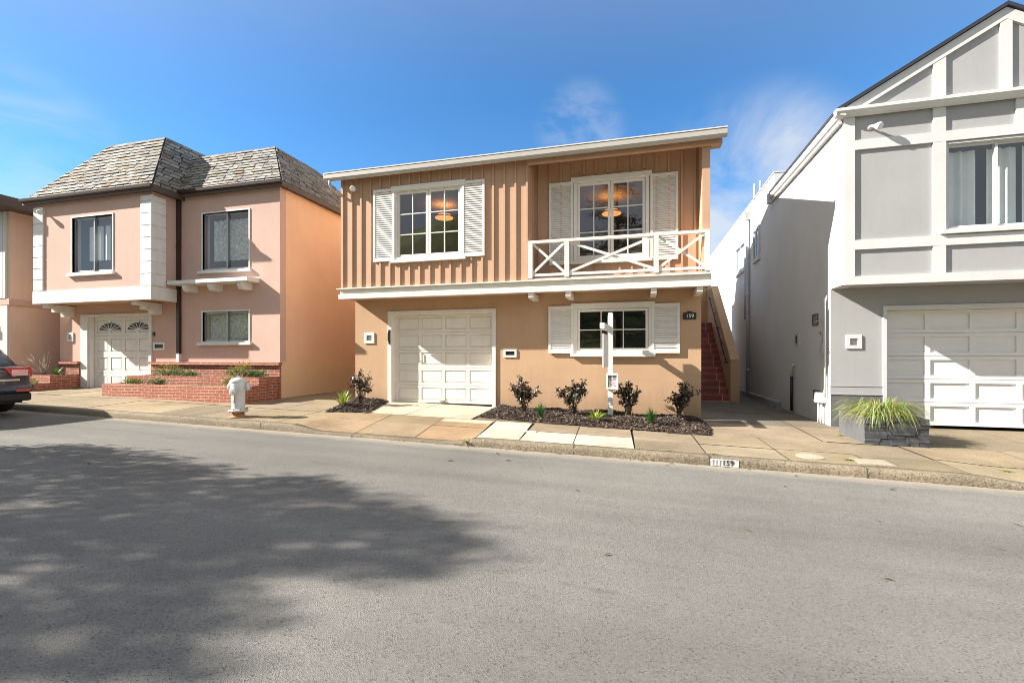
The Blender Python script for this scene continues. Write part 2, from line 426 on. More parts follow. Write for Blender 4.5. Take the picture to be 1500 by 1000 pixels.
s = MB()
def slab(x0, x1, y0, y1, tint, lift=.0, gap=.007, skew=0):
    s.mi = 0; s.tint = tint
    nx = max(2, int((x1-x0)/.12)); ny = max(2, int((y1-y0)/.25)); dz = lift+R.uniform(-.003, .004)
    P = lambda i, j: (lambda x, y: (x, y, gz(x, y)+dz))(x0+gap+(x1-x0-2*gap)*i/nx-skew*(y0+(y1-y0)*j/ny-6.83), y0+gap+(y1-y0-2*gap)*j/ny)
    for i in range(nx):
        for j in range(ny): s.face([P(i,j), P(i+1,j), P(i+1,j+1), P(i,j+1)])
s.mi = 1
xs = [-40+.125*i for i in range(481)]
for a, b in zip(xs, xs[1:]):
    for y0, y1 in ((6.82,7.1),(7.1,7.4),(7.4,7.85),(7.85,8.3),(8.3,8.8),(8.8,9.4),(9.4,10.2),(10.2,18.6)):
        s.face([(x, y, gz(x, y)-.02) for x, y in ((a,y0),(b,y0),(b,y1),(a,y1))])
def tone(w=0):
    v = R.uniform(.82, 1.12); return (v*R.uniform(.98,1.04), v, v*R.uniform(.92,1.04))
WH = (1.9, 2.05, 2.4)
CR = (1.8, 1.9, 2.1)
x = -22.0
while x < -5.9:
    w = R.choice((.93,.93,1.0,.88)); x1 = min(x+w, -5.72)
    slab(x, x1, 6.84, 8.1, tone(), skew=.08); slab(x, x1, 8.1, 9.3, tone(), skew=.08); slab(x, x1, 9.3, 10.9, tone(), skew=.08); x = x1
for y0, y1 in ((10.9,12.5),(12.5,14.5),(14.5,17.5)): slab(-8.4, -6.75, y0, y1, tone())
for a, b, t in ((-5.72,-4.55,(1.12,1.0,.9)), (-4.55,-3.45,(.98,.93,.86)), (-3.45,-2.42,(1.1,.92,.78))):
    slab(a, b, 6.84, 7.72, t, skew=.10); slab(a, b, 7.72, 8.36, (t[0]*.9, t[1]*.92, t[2]*.9), skew=.10)
slab(-5.72, -4.4, 8.36, 10.25, CR, skew=.03); slab(-4.4, -3.0, 8.36, 10.25, CR, skew=.03)
slab(-2.42, -1.72, 6.84, 8.36, WH, skew=.08); 
for a, b in ((-1.72,-.9),(-.9,-.02)):
    slab(a, b, 6.84, 7.62, WH, skew=.05); slab(a, b, 7.62, 8.36, tone(), skew=.05)
slab(-3.55, -2.55, 7.95, 8.36, CR, .004)
slab(-3.0, 1.25, 8.36, 10.0, (.6,.6,.6))
for a, b in ((-.02,.93),(.93,1.95),(1.95,2.95),(2.95,3.9)):
    slab(a, b, 6.84, 7.5, tone(), skew=.03); slab(a, b, 7.5, 8.36, tone(), skew=.03)
slab(1.25, 2.85, 8.36, 9.7, tone()); slab(2.85, 3.56, 8.36, 9.7, tone())
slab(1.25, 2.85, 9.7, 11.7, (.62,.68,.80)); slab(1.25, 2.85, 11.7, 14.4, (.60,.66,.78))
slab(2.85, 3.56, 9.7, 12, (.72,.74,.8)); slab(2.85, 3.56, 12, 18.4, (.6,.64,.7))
x = 3.9
while x < 16:
    w = R.choice((1.15,1.3,.95)); x1 = x+w
    slab(x, x1, 6.84, 7.55, tone(), skew=.03); slab(x, x1, 7.55, 8.5, tone(), skew=.03); x = x1
slab(3.5, 5.9, 8.5, 10.4, tone()); slab(5.9, 9.5, 8.5, 10.4, tone())
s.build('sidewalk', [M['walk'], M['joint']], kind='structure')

# mulch beds along the foot of the tan house: loose chips nobody could count
def inpoly(x, y, P):
    c = False
    for (x0, y0), (x1, y1) in zip(P, P[1:]+P[:1]):
        if (y0 > y) != (y1 > y) and x < (x1-x0)*(y-y0)/(y1-y0)+x0: c = not c
    return c
MND = {}
def mound(x, y): return .035+.02*math.sin(x*5.1+y*3)+.018*math.sin(x*2.3-y*6.1)+.03*sstep(8.5, 9.9, y)
def edge(x, y, P):
    return min(((Vector((x, y))-(Vector(a)+(Vector(b)-Vector(a))*max(0, min(1, (Vector((x, y))-Vector(a)).dot(Vector(b)-Vector(a))/(Vector(b)-Vector(a)).length_squared)))).length) for a, b in zip(P, P[1:]+P[:1]))
def mulch(P, nchip, **kw):
    mound_ = lambda x, y: .008+mound(x, y)*min(1, edge(x, y, P)/.16 if inpoly(x, y, P) else 0)
    b = MB(); b.mi = 1
    xa, xb = min(p[0] for p in P), max(p[0] for p in P); ya, yb = min(p[1] for p in P), max(p[1] for p in P)
    nx, ny = int((xb-xa)/.09)+1, int((yb-ya)/.09)+1; idx = {}
    for i in range(nx):
        for j in range(ny):
            x, y = xa+(i+.5)*.09, ya+(j+.5)*.09
            if inpoly(x, y, P):
                q = [(x-.046,y-.046),(x+.046,y-.046),(x+.046,y+.046),(x-.046,y+.046)]
                b.face([(u, v, gz(u, v)+mound_(u, v)) for u, v in q])
    b.mi = 0; c = 0; nchip = int(nchip*1.7)
    while c < nchip:
        x, y = R.uniform(xa, xb), R.uniform(ya, yb)
        if not inpoly(x, y, P): continue
        c += 1; t = R.choice((.12,.2,.3,.45,.7,1.3,2.3)); b.tint = (t*1.05, t, t*R.uniform(.85,1.0))
        z = gz(x, y)+mound_(x, y)+R.uniform(.0, .02)
        a = R.uniform(0, 6.28); l = R.uniform(.012,.034); d = V(math.cos(a)*l, math.sin(a)*l, R.uniform(-.018,.022))
        b.bar(V(x,y,z)-d, V(x,y,z)+d, R.uniform(.009,.02), R.uniform(.004,.01), (R.uniform(-.6,.6), R.uniform(-.6,.6), 1))
    return b.build('mulch_bed', [M['mulch'], M['soil']], kind='stuff', **kw)
mulch([(-6.08,8.12),(-5.22,8.34),(-5.74,9.97),(-6.66,9.97)], 900, label='small bed of dark bark mulch left of the garage of the tan house')
mulch([(-2.98,8.66),(-2.2,8.5),(-.9,8.36),(1.2,8.22),(1.28,9.0),(1.24,9.97),(-3.02,9.97)], 4200, label='long bed of dark bark mulch under the window of the tan house')

# hillside across the street (seen only as reflections in the panes)
h = MB(); h.smooth = True
def hz(x, y):
    d = max(0, -y-13); s_ = sstep(0, 26, d)
    return zr(max(-60,min(60,x)))-.12+s_*(21+3.0*math.sin(x*.09+1)+1.5*math.sin(x*.23))*(.35+.65*sstep(-75,-22,x))*(1-.8*sstep(-14,4,x))
nx, ny = 60, 24
grid = [[(-100+200*i/nx, -12-90*j/ny) for j in range(ny+1)] for i in range(nx+1)]
for i in range(nx):
    for j in range(ny):
        h.face([(x, y, hz(x, y)+math.sin(x*1.7+y*2.3)*.25*sstep(-14,-20,y)) for x, y in (grid[i+1][j], grid[i][j], grid[i][j+1], grid[i+1][j+1])])
h.build('hill', M['hill'], weld=True, kind='structure')

# ------------------------------------------------------------------ shared building parts
def casement(root, name, x0, x1, z0, z1, y, cols, rows, leaves, head=True, sill=True, fr='white', depth=.06):
    """timber window: outer casing, leaves with glazing bars, panes, sill"""
    f = MB(); c = .075
    f.fwall(y-.03, x0, x1, z0, z1, [(x0+c, x1-c, z0+c, z1-c)], .10)
    if head: f.box(x0-.05, x1+.05, y-.065, y-.032, z1-.06, z1+.045)
    w = (x1-x0-2*c)/leaves
    panes = []
    for l in range(leaves):
        a0 = x0+c+w*l+.004; a1 = a0+w-.008; b0 = z0+c+.004; b1 = z1-c-.004; s_ = .055
        holes = []
        pw = (a1-a0-2*s_-(cols-1)*.022)/cols; ph = (b1-b0-2*s_-(rows-1)*.022)/rows
        for i in range(cols):
            for j in range(rows):
                holes.append((a0+s_+i*(pw+.022), a0+s_+i*(pw+.022)+pw, b0+s_+j*(ph+.022), b0+s_+j*(ph+.022)+ph))
        f.fwall(y+.0, a0, a1, b0, b1, holes, .035)
        panes.append((a0+s_, a1-s_, b0+s_, b1-s_))
    o = f.build(name, M[fr], root, bevel=.003)
    for a0, a1, b0, b1 in panes:
        p = MB(); p.face([(a0,y+.018,b0),(a1,y+.018,b0),(a1,y+.018,b1),(a0,y+.018,b1)]); p.build('pane', M['glass'], o)
    if sill:
        q = MB(); q.box(x0-.06, x1+.06, y-.085, y+.0, z0-.05, z0+.018); q.build('sill', M[fr], o, bevel=.004)
    return o
def slider(root, x0, x1, z0, z1, y, curtain='curtain', cx=None, reveal=.10, trim='white2', sash='alu', cm=None, room_d=1.2, sillz=True):
    """aluminium slider set back in the stucco, curtain and a shallow room behind"""
    f = MB(); f.fwall(y-.018, x0-.035, x1+.035, z0-.04, z1+.035, [(x0, x1, z0, z1)], .018+reveal)
    o = f.build('window', M[trim], root, bevel=.003)
    a = MB(); xm = (x0+x1)/2 if cx is None else cx
    a.fwall(y+reveal-.055, x0, xm+.02, z0, z1, [(x0+.045, xm-.02, z0+.045, z1-.045)], .03)
    a.fwall(y+reveal-.02, xm-.02, x1, z0, z1, [(xm+.02, x1-.045, z0+.045, z1-.045)], .03)
    a.build('sash', M[sash], o, bevel=.002)
    for q0, q1, d in ((x0+.045, xm-.02, reveal-.045), (xm+.02, x1-.045, reveal-.01)):
        p = MB(); p.face([(q0,y+d,z0+.045),(q1,y+d,z0+.045),(q1,y+d,z1-.045),(q0,y+d,z1-.045)]); p.build('pane', M['glass'], o)
    if sillz:
        q = MB(); q.box(x0-.12, x1+.10, y-.075, y, z0-.10, z0-.035); q.build('sill', M[trim], o, bevel=.004)
    if curtain:
        c = MB(); c.smooth = True; segs = cm or [(x0+.02, x1-.02, z0+.06, z1-.05)]
        for s0, s1, b0, b1 in segs:
            nn = max(6, int((s1-s0)/.022)); ph = R.uniform(0, 6); pts = []
            for i in range(nn+1):
                xx = s0+(s1-s0)*i/nn; pts.append((xx, y+reveal+.11+.022*math.sin(xx*38+ph)+.014*math.sin(xx*61+ph*2)))
            for (xa, ya), (xb, yb) in zip(pts, pts[1:]): c.face([(xa,ya,b0),(xb,yb,b0),(xb,yb,b1),(xa,ya,b1)])
        c.build('curtain', M[curtain], o, weld=True)
    r = MB(); X0, X1, Y0, Y1, Z0, Z1 = x0-.3, x1+.3, y+reveal+.02, y+reveal+room_d, z0-.3, z1+.12
    r.face([(X0,Y1,Z0),(X1,Y1,Z0),(X1,Y1,Z1),(X0,Y1,Z1)]); r.face([(X0,Y0,Z0),(X0,Y1,Z0),(X0,Y1,Z1),(X0,Y0,Z1)]); r.face([(X1,Y0,Z0),(X1,Y1,Z0),(X1,Y1,Z1),(X1,Y0,Z1)])
    r.face([(X0,Y0,Z0),(X1,Y0,Z0),(X1,Y1,Z0),(X0,Y1,Z0)]); r.face([(X0,Y0,Z1),(X1,Y0,Z1),(X1,Y1,Z1),(X0,Y1,Z1)])
    r.build('interior', M['room'], o)
    return o
def shutter(root, x0, x1, z0, z1, y, midz=None):
    f = MB(); c = .048
    holes = [(x0+c, x1-c, z0+.07, z1-.06)] if midz is None else [(x0+c, x1-c, z0+.07, midz-.03), (x0+c, x1-c, midz+.03, z1-.06)]
    f.fwall(y, x0, x1, z0, z1, holes, .036)
    for h0, h1, b0, b1 in holes:
        n_ = int((b1-b0)/.048)
        for i in range(n_):
            z = b0+(i+.5)*(b1-b0)/n_
            f.hexa([(h0,y+.003,z-.025),(h1,y+.003,z-.025),(h1,y+.010,z-.028),(h0,y+.010,z-.028),
                    (h0,y+.026,z+.025),(h1,y+.026,z+.025),(h1,y+.033,z+.022),(h0,y+.033,z+.022)])
    f.box(x0+c-.002, x1-c+.002, y+.034, y+.0365, z0+.05, z1-.04)
    return f.build('shutter', M['white'], root)
def vent(root, x0, x1, z0, z1, y, fr='white2', bars=5, name='vent'):
    f = MB(); b = .26*min(x1-x0, z1-z0)
    f.fwall(y-.025, x0, x1, z0, z1, [(x0+b, x1-b, z0+b, z1-b)], .03)
    o = f.build(name, M[fr], root, bevel=.004)
    q = MB(); q.box(x0+b, x1-b, y-.004, y+.001, z0+b, z1-b)
    for i in range(bars):
        z = z0+b+(i+.5)*(z1-z0-2*b)/bars; q.bar((x0+b,y-.009,z),(x1-b,y-.009,z),.006,.006)
    q.build('grille', M['black' if name == 'mail_slot' else 'alu'], o)
    return o
def panel_door(root, name, x0, x1, z0, z1, y, cols, rows, mat, st=.075, raised=True, gaps=True):
    d = MB(); rh = (z1-z0)/rows; pw = (x1-x0-st*(cols+1))/cols
    d.box(x0, x1, y+.024, y+.06, z0, z1)
    for r in range(rows):
        b0, b1 = z0+r*rh+.003, z0+(r+1)*rh-.003
        holes = [(x0+st+c*(pw+st), x0+st+c*(pw+st)+pw, b0+st*.8, b1-st*.8) for c in range(cols)]
        d.fwall(y, x0, x1, b0, b1, holes, .0235)
        if raised:
            for a0, a1, q0, q1 in holes:
                e = .035
                d.hexa([(a0+.006,y+.0238,q0+.006),(a1-.006,y+.0238,q0+.006),(a1-.006,y+.0238,q1-.006),(a0+.006,y+.0238,q1-.006),
                        (a0+e,y+.008,q0+e),(a1-e,y+.008,q0+e),(a1-e,y+.008,q1-e),(a0+e,y+.008,q1-e)])
    return d.build(name, M[mat], root)
def floodlight(root, x, y, z, name='floodlight', mat='white2'):
    f = MB(); f.lathe((x, y, z), [(.05,0),(.05,.012),(.018,.016),(.018,.07)], 14, (0,-1,0))
    o = f.build(name, M[mat], root)
    b = MB(); b.lathe((x+.02, y-.06, z), [(.022,0),(.03,.04),(.06,.10),(.066,.14),(.055,.155)], 16, (.45,-.6,-.35)); b.build('lamp_head', M[mat], o)
    return o
def box_room(root, x0, x1, y0, y1, z0, z1):
    r = MB()
    r.face([(x0,y1,z0),(x1,y1,z0),(x1,y1,z1),(x0,y1,z1)]); r.face([(x0,y0,z0),(x0,y1,z0),(x0,y1,z1),(x0,y0,z1)])
    r.face([(x1,y0,z0),(x1,y1,z0),(x1,y1,z1),(x1,y0,z1)]); r.face([(x0,y0,z0),(x1,y0,z0),(x1,y1,z0),(x0,y1,z0)])
    r.mi = 1; r.face([(x0,y0,z1),(x1,y0,z1),(x1,y1,z1),(x0,y1,z1)])
    return r.build('interior', [M['room'], M['ceiling']], root)
# ------------------------------------------------------------------ tan house
T = thing('house', 'tan house with ribbed upper floor, louvred white shutters and a white balcony railing', 'house', (-2.7, 10, zr(-2.7)+.19))
w = MB()
w.fwall(10, -6.64, 1.26, -1.6, 1.36, [(-5.66,-3.12,-1.7,.99), (-1.235,.255,.085,1.015)], .22)
w.build('wall', M['stucco'], T)
w = MB(); w.box(-6.64, -6.44, 10.22, 17.4, -1.6, 1.36); w.build('side_wall', M['tanside'], T)
w = MB(); w.box(1.06, 1.26, 10.22, 17.4, -1.6, 1.36); w.build('side_wall', M['neutralside'], T)
w = MB(); w.box(-6.44, 1.06, 17.2, 17.4, -1.6, 4.0); w.build('back_wall', M['stucco'], T)
# upper floor: boards and battens
u = MB()
u.fwall(9.45, -6.66, -2.16, 1.42, 4.155, [(-5.2,-3.66,2.2,3.69)], .15)
def zroof(y): return 4.10+.35*(y-9.25)
def side(x0, x1, ya, mat):
    u = MB(); u.prism([(x0,ya,1.37),(x0,17.4,1.37),(x0,17.4,zroof(13.4)-.35*4-.10),(x0,13.4,zroof(13.4)-.10),(x0,ya,zroof(ya)-.06)], (x1-x0,0,0)); u.build('side_wall', M[mat], T)
side(-6.66, -6.5, 9.602, 'tanside')
side(1.21, 1.35, 10.0, 'neutralside')
u.box(1.21, 1.35, 9.45, 9.999, 1.37, 4.14)
u.box(-2.30, -2.16, 9.602, 10.0, 1.42, 4.155)
u.fwall(10.0, -2.16, 1.209, 1.42, 4.36, [(-1.22,.185,2.08,3.69)], .15)
def battens(xa, xb, y, z0, z1, skip, step=.247):
    n_ = round((xb-xa)/step)
    for i in range(n_+1):
        x = xa+(xb-xa)*i/n_
        segs = [(z0, z1)]
        for a, b, c, d in skip:
            if a-.01 < x < b+.01:
                segs = [q for s0, s1 in segs for q in ((s0, min(s1, c)), (max(s0, d), s1)) if q[1]-q[0] > .03]
        for s0, s1 in segs: u.box(x-.021, x+.021, y-.033, y-.0005, s0, s1)
battens(-6.60, -2.20, 9.45, 1.562, 4.12, [(-5.36,-3.5,2.06,3.80)])
battens(-2.06, 1.14, 10.0, 1.5, 4.25, [(-1.4,.33,1.9,3.86)])
for y in (9.62, 9.82): u.box(-2.1595, -2.13, y-.02, y+.02, 1.5, 4.1)
u.build('siding', M['siding'], T)
b = MB(); b.box(-2.18, 1.55, 9.36, 9.445, 3.955, 4.105); b.box(1.36, 1.55, 9.4455, 9.6, 3.955, 4.13); b.build('header_beam', M['siding'], T, bevel=.004)
# roof: gable with its ridge along the street
r = MB(); x0, x1 = -6.93, 1.60
r.mi = 0
r.prism([(x0,9.25,zroof(9.25)+.01),(x0,9.25,zroof(9.25)+.075),(x0,13.4,zroof(13.4)+.075),(x0,18,zroof(13.4)-1.5),(x0,18,zroof(13.4)-1.565),(x0,13.4,zroof(13.4)+.01)], (x1-x0,0,0))
rf = r.build('roof', M['comp'], T)
r = MB(); r.prism([(x0+.01,9.27,zroof(9.27)-.025),(x0+.01,9.27,zroof(9.27)+.008),(x0+.01,13.4,zroof(13.4)+.008),(x0+.01,13.4,zroof(13.4)-.025)], (x1-x0-.02,0,0))
r.build('soffit', M['siding'], rf)
for i in range(10):
    r = MB(); x = -6.5+i*.86; r.bar((x,9.265,zroof(9.265)-.055),(x,9.44,zroof(9.44)-.055),.045,.06); r.build('rafter_tail', M['siding'], rf)
r = MB(); r.prism([(x0-.01,9.26,4.005),(x0-.01,9.21,4.02),(x0-.01,9.19,4.06),(x0-.01,9.19,4.155),(x0-.01,9.20,4.162),(x0-.01,9.26,4.162)], (x1-x0+.02,0,0))
gt = r.build('gutter', M['gutter'], rf, bevel=.003)
r = MB(); r.box(x0-.012, x1+.012, 9.18, 9.262, 4.163, 4.182); r.build('drip_edge', M['white2'], rf)
r = MB(); r.tube([(-6.80,9.23,4.01),(-6.80,9.23,3.93),(-6.78,9.3,3.84),(-6.74,9.45,3.80)], .03, 8); r.tube([(-6.74,9.45,3.80),(-6.72,10.8,3.70),(-6.72,10.8,-1.1)], .03, 8)
r.build('downspout', M['gutter'], T)
# floor band between the storeys
b = MB(); b.box(-6.72, 1.36, 9.36, 9.448, 1.535, 1.56); b.box(-6.66, 1.345, 9.43, 9.449, 1.43, 1.5345); b.box(-6.69, 1.37, 9.40, 9.449, 1.315, 1.4295)
b.box(-6.69, 1.37, 9.45, 9.52, 1.315, 1.345); b.box(1.3505, 1.37, 9.45, 10, 1.32, 1.56)
b.build('floor_band', M['white'], T, bevel=.003)
b = MB(); b.box(-6.66, 1.345, 9.521, 9.999, 1.345, 1.415); b.build('overhang_soffit', M['stucco'], T)
b = MB(); b.box(-2.158, 1.345, 9.40, 9.999, 1.5605, 1.60); b.build('balcony_floor', M['gutter'], T)
for x in (-2.12, -1.34, .33, 1.17):
    b = MB(); b.prism([(x-.055,9.44,1.314),(x-.055,9.44,1.22),(x-.055,9.48,1.19),(x-.055,9.999,1.19),(x-.055,9.999,1.314)], (.11,0,0)); b.build('corbel', M['white'], T, bevel=.004)
# balcony railing with crossed braces
rl = MB(); rl.box(-2.16, 1.34, 9.385, 9.475, 2.315, 2.375)
ry = rl.build('railing', M['white'], T, bevel=.004)
rl = MB(); rl.box(-2.07, 1.25, 9.405, 9.455, 1.635, 1.69); rl.build('bottom_rail', M['white'], ry, bevel=.003)
posts = (-2.115, -1.36, .375, 1.295)
for x in posts:
    rl = MB(); rl.box(x-.045, x+.045, 9.385, 9.475, 1.602, 2.314); rl.build('post', M['white'], ry, bevel=.003)
for a, c in zip(posts, posts[1:]):
    for q, (p0, p1) in enumerate((((a+.045,1.70),(c-.045,2.31)), ((a+.045,2.31),(c-.045,1.70)))):
        rl = MB(); yy = 9.416+.028*q; rl.bar((p0[0],yy,p0[1]),(p1[0],yy,p1[1]),.024,.05); rl.build('brace', M['white'], ry)
# openings
casement(T, 'window', -5.28, -3.60, 2.13, 3.75, 9.45, 2, 3, 2)
casement(T, 'window', -1.30, .26, 2.0, 3.76, 10.0, 2, 3, 2)
casement(T, 'window', -1.30, .32, .03, 1.07, 10.0, 3, 2, 1)
shutter(T, -5.78, -5.25, 2.13, 3.76, 9.40); shutter(T, -3.63, -3.12, 2.13, 3.76, 9.40)
shutter(T, -1.83, -1.31, 1.96, 3.73, 9.95); shutter(T, .28, .82, 1.96, 3.73, 9.95)
shutter(T, -1.84, -1.30, .055, 1.07, 9.945, .30); shutter(T, .31, .85, .055, 1.07, 9.945, .30)
box_room(T, -6.4, -2.4, 9.62, 13.2, 1.7, 3.98); box_room(T, -2.05, 1.15, 10.17, 13.4, 1.6, 4.0); box_room(T, -2.9, 1.0, 10.24, 13.0, -1.2, 1.25)
# garage
f = MB(); f.fwall(9.965, -5.74, -3.04, -1.19, 1.06, [(-5.64,-3.13,-1.3,.975)], .034); f.box(-5.66, -5.641, 10.0, 10.19, -1.19, .975); f.box(-3.129, -3.12, 10.0, 10.19, -1.19, .975); f.box(-5.66, -3.12, 10.0, 10.19, .976, .99)
fr = f.build('garage_frame', M['white'], T, bevel=.004)
f = MB(); f.bar((-5.69,9.955,.62),(-5.69,9.955,.28),.04,.02,(0,1,0)); f.tube([(-5.69,9.94,.58),(-5.69,9.90,.55),(-5.69,9.90,.36),(-5.69,9.94,.33)],.012,6); f.build('bracket', M['black'], fr)
gd = panel_door(T, 'garage_door', -5.64, -3.13, -1.115, .975, 10.17, 4, 5, 'white')
f = MB(); f.box(-4.48, -4.30, 10.135, 10.168, -1.09, -1.06); f.box(-4.42, -4.36, 10.12, 10.168, -1.062, -1.045); f.build('handle', M['alu'], gd)
f = MB(); f.box(-5.64, -3.13, 10.162, 10.20, -1.145, -1.116); f.build('weather_strip', M['black'], gd)
vent(T, -6.38, -6.11, .30, .56, 10.0)
vent(T, -2.86, -2.56, -.035, .145, 10.0, 'white', 2, 'mail_slot')
p = MB(); p.prism([(.915,9.975,.735),(1.165,9.975,.735),(1.165,9.975,.865),(1.11,9.975,.872),(1.075,9.975,.895),(1.04,9.975,.903),(1.005,9.975,.895),(.97,9.975,.872),(.915,9.975,.865)], (0,.025,0))
pl = p.build('number_plaque', M['black'], T)
text_mesh('159', .105, .003, Matrix.Translation((1.045, 9.972, .80)) @ FRONT, 'number', M['paper'], pl)
floodlight(T, -6.33, 9.45, 3.86)
# lit lamps hanging inside
def pendant(x, y, z, label):
    t = thing('pendant_lamp', label, 'lamp', (x, y, z), 'lit ceiling lamps of the tan house')
    m = MB(); m.lathe((x,y,z), [(.25,-.02),(.262,-.005),(.24,.012),(.05,.03)], 28); m.build('rim', M['lampmetal'], t)
    m = MB(); m.lathe((x,y,z-.032), [(.235,0),(.24,.012)], 28); m.build('diffuser', M['lamp'], t)
    m = MB(); m.lathe((x,y,z+.032), [(.17,0),(.17,.03)], 24); m.build('drum', M['lamp'], t)
    m = MB(); m.lathe((x,y,z+.0635), [(.15,0),(.15,.004)], 20); m.build('bulb', M['bulb'], t)
    m = MB(); m.tube([(x,y,z+.068),(x,y,3.97)], .01, 6); m.build('stem', M['lampmetal'], t)
pendant(-4.9, 11.4, 3.66, 'lit orange lamp behind the upstairs window with no balcony')
pendant(-.6, 11.9, 3.58, 'lit orange lamp behind the balcony window')

# ------------------------------------------------------------------ outside stair on the right of the tan house
S = thing('staircase', 'outdoor stair of red tiles between tan parapet walls', 'staircase', (2.0, 14.2, -1.27))
z = -1.28; y = 14.2; rise, run = .188, .272
for i in range(13):
    m = MB(); m.mi = 1; m.box(1.27, 2.55, y+.008, y+run+.02, z-.05, z+rise-.004); m.mi = 0
    off = .30 if i % 2 else .46; xs = [1.27, 1.27+off, 1.27+off+.62, 2.55] if i % 2 == 0 else [1.27, 1.27+off+.15, 1.27+off+.75, 2.55]
    for a, c in zip(xs, xs[1:]):
        v = R.uniform(.7, 1.35); m.tint = (v, v, v)
        m.box(a+.010, c-.010, y-.006, y+.008, z+.012, z+rise-.032); m.box(a+.010, c-.010, y-.012, y+run-.01, z+rise-.016, z+rise)
    m.build('step', [M['tile'], M['grout']], S)
    z += rise; y += run
m = MB(); m.prism([(2.55,14.15,-1.35),(2.55,14.15,-.10),(2.55,17.7,2.46),(2.55,19.2,2.46),(2.55,19.2,-1.35)], (.235,0,0)); m.build('parapet', M['stucco'], S, bevel=.01)
m = MB(); m.box(1.27, 2.549, 18.6, 18.8, -1.3, 2.5); m.box(1.27, 2.549, 17.74, 18.6, 1.0, 1.164); m.build('landing_wall', M['stucco'], S)
m = MB(); pts = [(2.47,14.5,-.17),(2.47,14.45,-.12),(2.47,17.5,2.02),(2.47,17.6,2.02),(2.53,17.6,2.02)]; m.tube([(2.55,14.5,-.19),(2.47,14.5,-.17)]+pts[1:], .02, 8)
hr = m.build('handrail', M['black'], S)
for q in (.25, .5, .75):
    m = MB(); yy = 14.45+q*3.05; zz = -.12+q*2.14; m.tube([(2.47,yy,zz),(2.47,yy,zz-.06),(2.55,yy,zz-.07)], .012, 6); m.build('bracket', M['black'], hr)
# ------------------------------------------------------------------ pink house
Pk = thing('house', 'pink stucco house with pale slate mansard roofs and quoined corners', 'house', (-12, 9.5, zr(-12)+.18))
w = MB()
w.fwall(9.5, -15.9, -8.40, -1.5, 4.16, [(-14.80,-12.52,-1.6,1.09), (-10.77,-9.32,2.2,3.64), (-10.77,-9.32,.37,1.12)], .2)
w.box(-15.9, -15.7, 9.7, 17.5, -1.5, 4.0); w.box(-15.7, -8.6, 17.3, 17.5, -1.5, 4.1)
w.build('wall', M['pink'], Pk)
w = MB()
w.fwall(8.8, -15.66, -11.57, 1.44, 4.10, [(-14.28,-12.86,2.17,3.6)], .2)
w.box(-11.72, -11.57, 9.0, 9.499, 1.44, 4.1); w.box(-15.66, -15.5, 9.0, 9.499, 1.44, 4.1)
w.build('bay_wall', M['pink'], Pk)
w = MB(); w.box(-15.64, -11.6, 8.83, 9.498, 1.41, 1.438); w.build('bay_soffit', M['stucco'], Pk)
b = MB(); b.box(-15.70, -11.53, 8.755, 8.799, 1.39, 1.72); b.box(-11.569, -11.53, 8.7995, 9.499, 1.39, 1.72); b.box(-15.70, -11.53, 8.80, 8.86, 1.388, 1.408)
b.build('bay_band', M['white2'], Pk, bevel=.004)
def quoin(x0, x1, y0, y1):
    q = MB(); z = 1.73; k_ = 0
    while z < 3.9:
        z1 = min(z+.298, 3.98); q.box(x0, x1, y0, y1, z+.008, z1-.008); z += .3
    q.box(x0+.02, x1-.015, y0+.015, y1-.015, 1.73, 3.97)
    q.build('quoin', M['white2'], Pk, bevel=.006)
quoin(-15.69, -15.33, 8.765, 9.0); quoin(-11.89, -11.535, 8.765, 9.14)
for x in (-15.50, -12.32):
    c = MB(); prof = [(8.86,1.385),(8.86,1.29),(9.06,1.29),(9.06,1.19),(9.27,1.19),(9.27,1.08),(9.499,1.08),(9.499,1.385)]
    c.prism([(x, y, z) for y, z in prof], (.19,0,0)); c.build('corbel', M['white2'], Pk, bevel=.004)
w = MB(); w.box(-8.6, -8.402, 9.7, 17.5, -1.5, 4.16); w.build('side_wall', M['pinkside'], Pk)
w = MB(); w.box(-8.41, -8.397, 9.505, 17.5, -1.5, -.15); w.build('base_band', plain('ochre_base_paint', (.88,.60,.36), .9, .06, 1.0, 50, .004, .02), Pk)
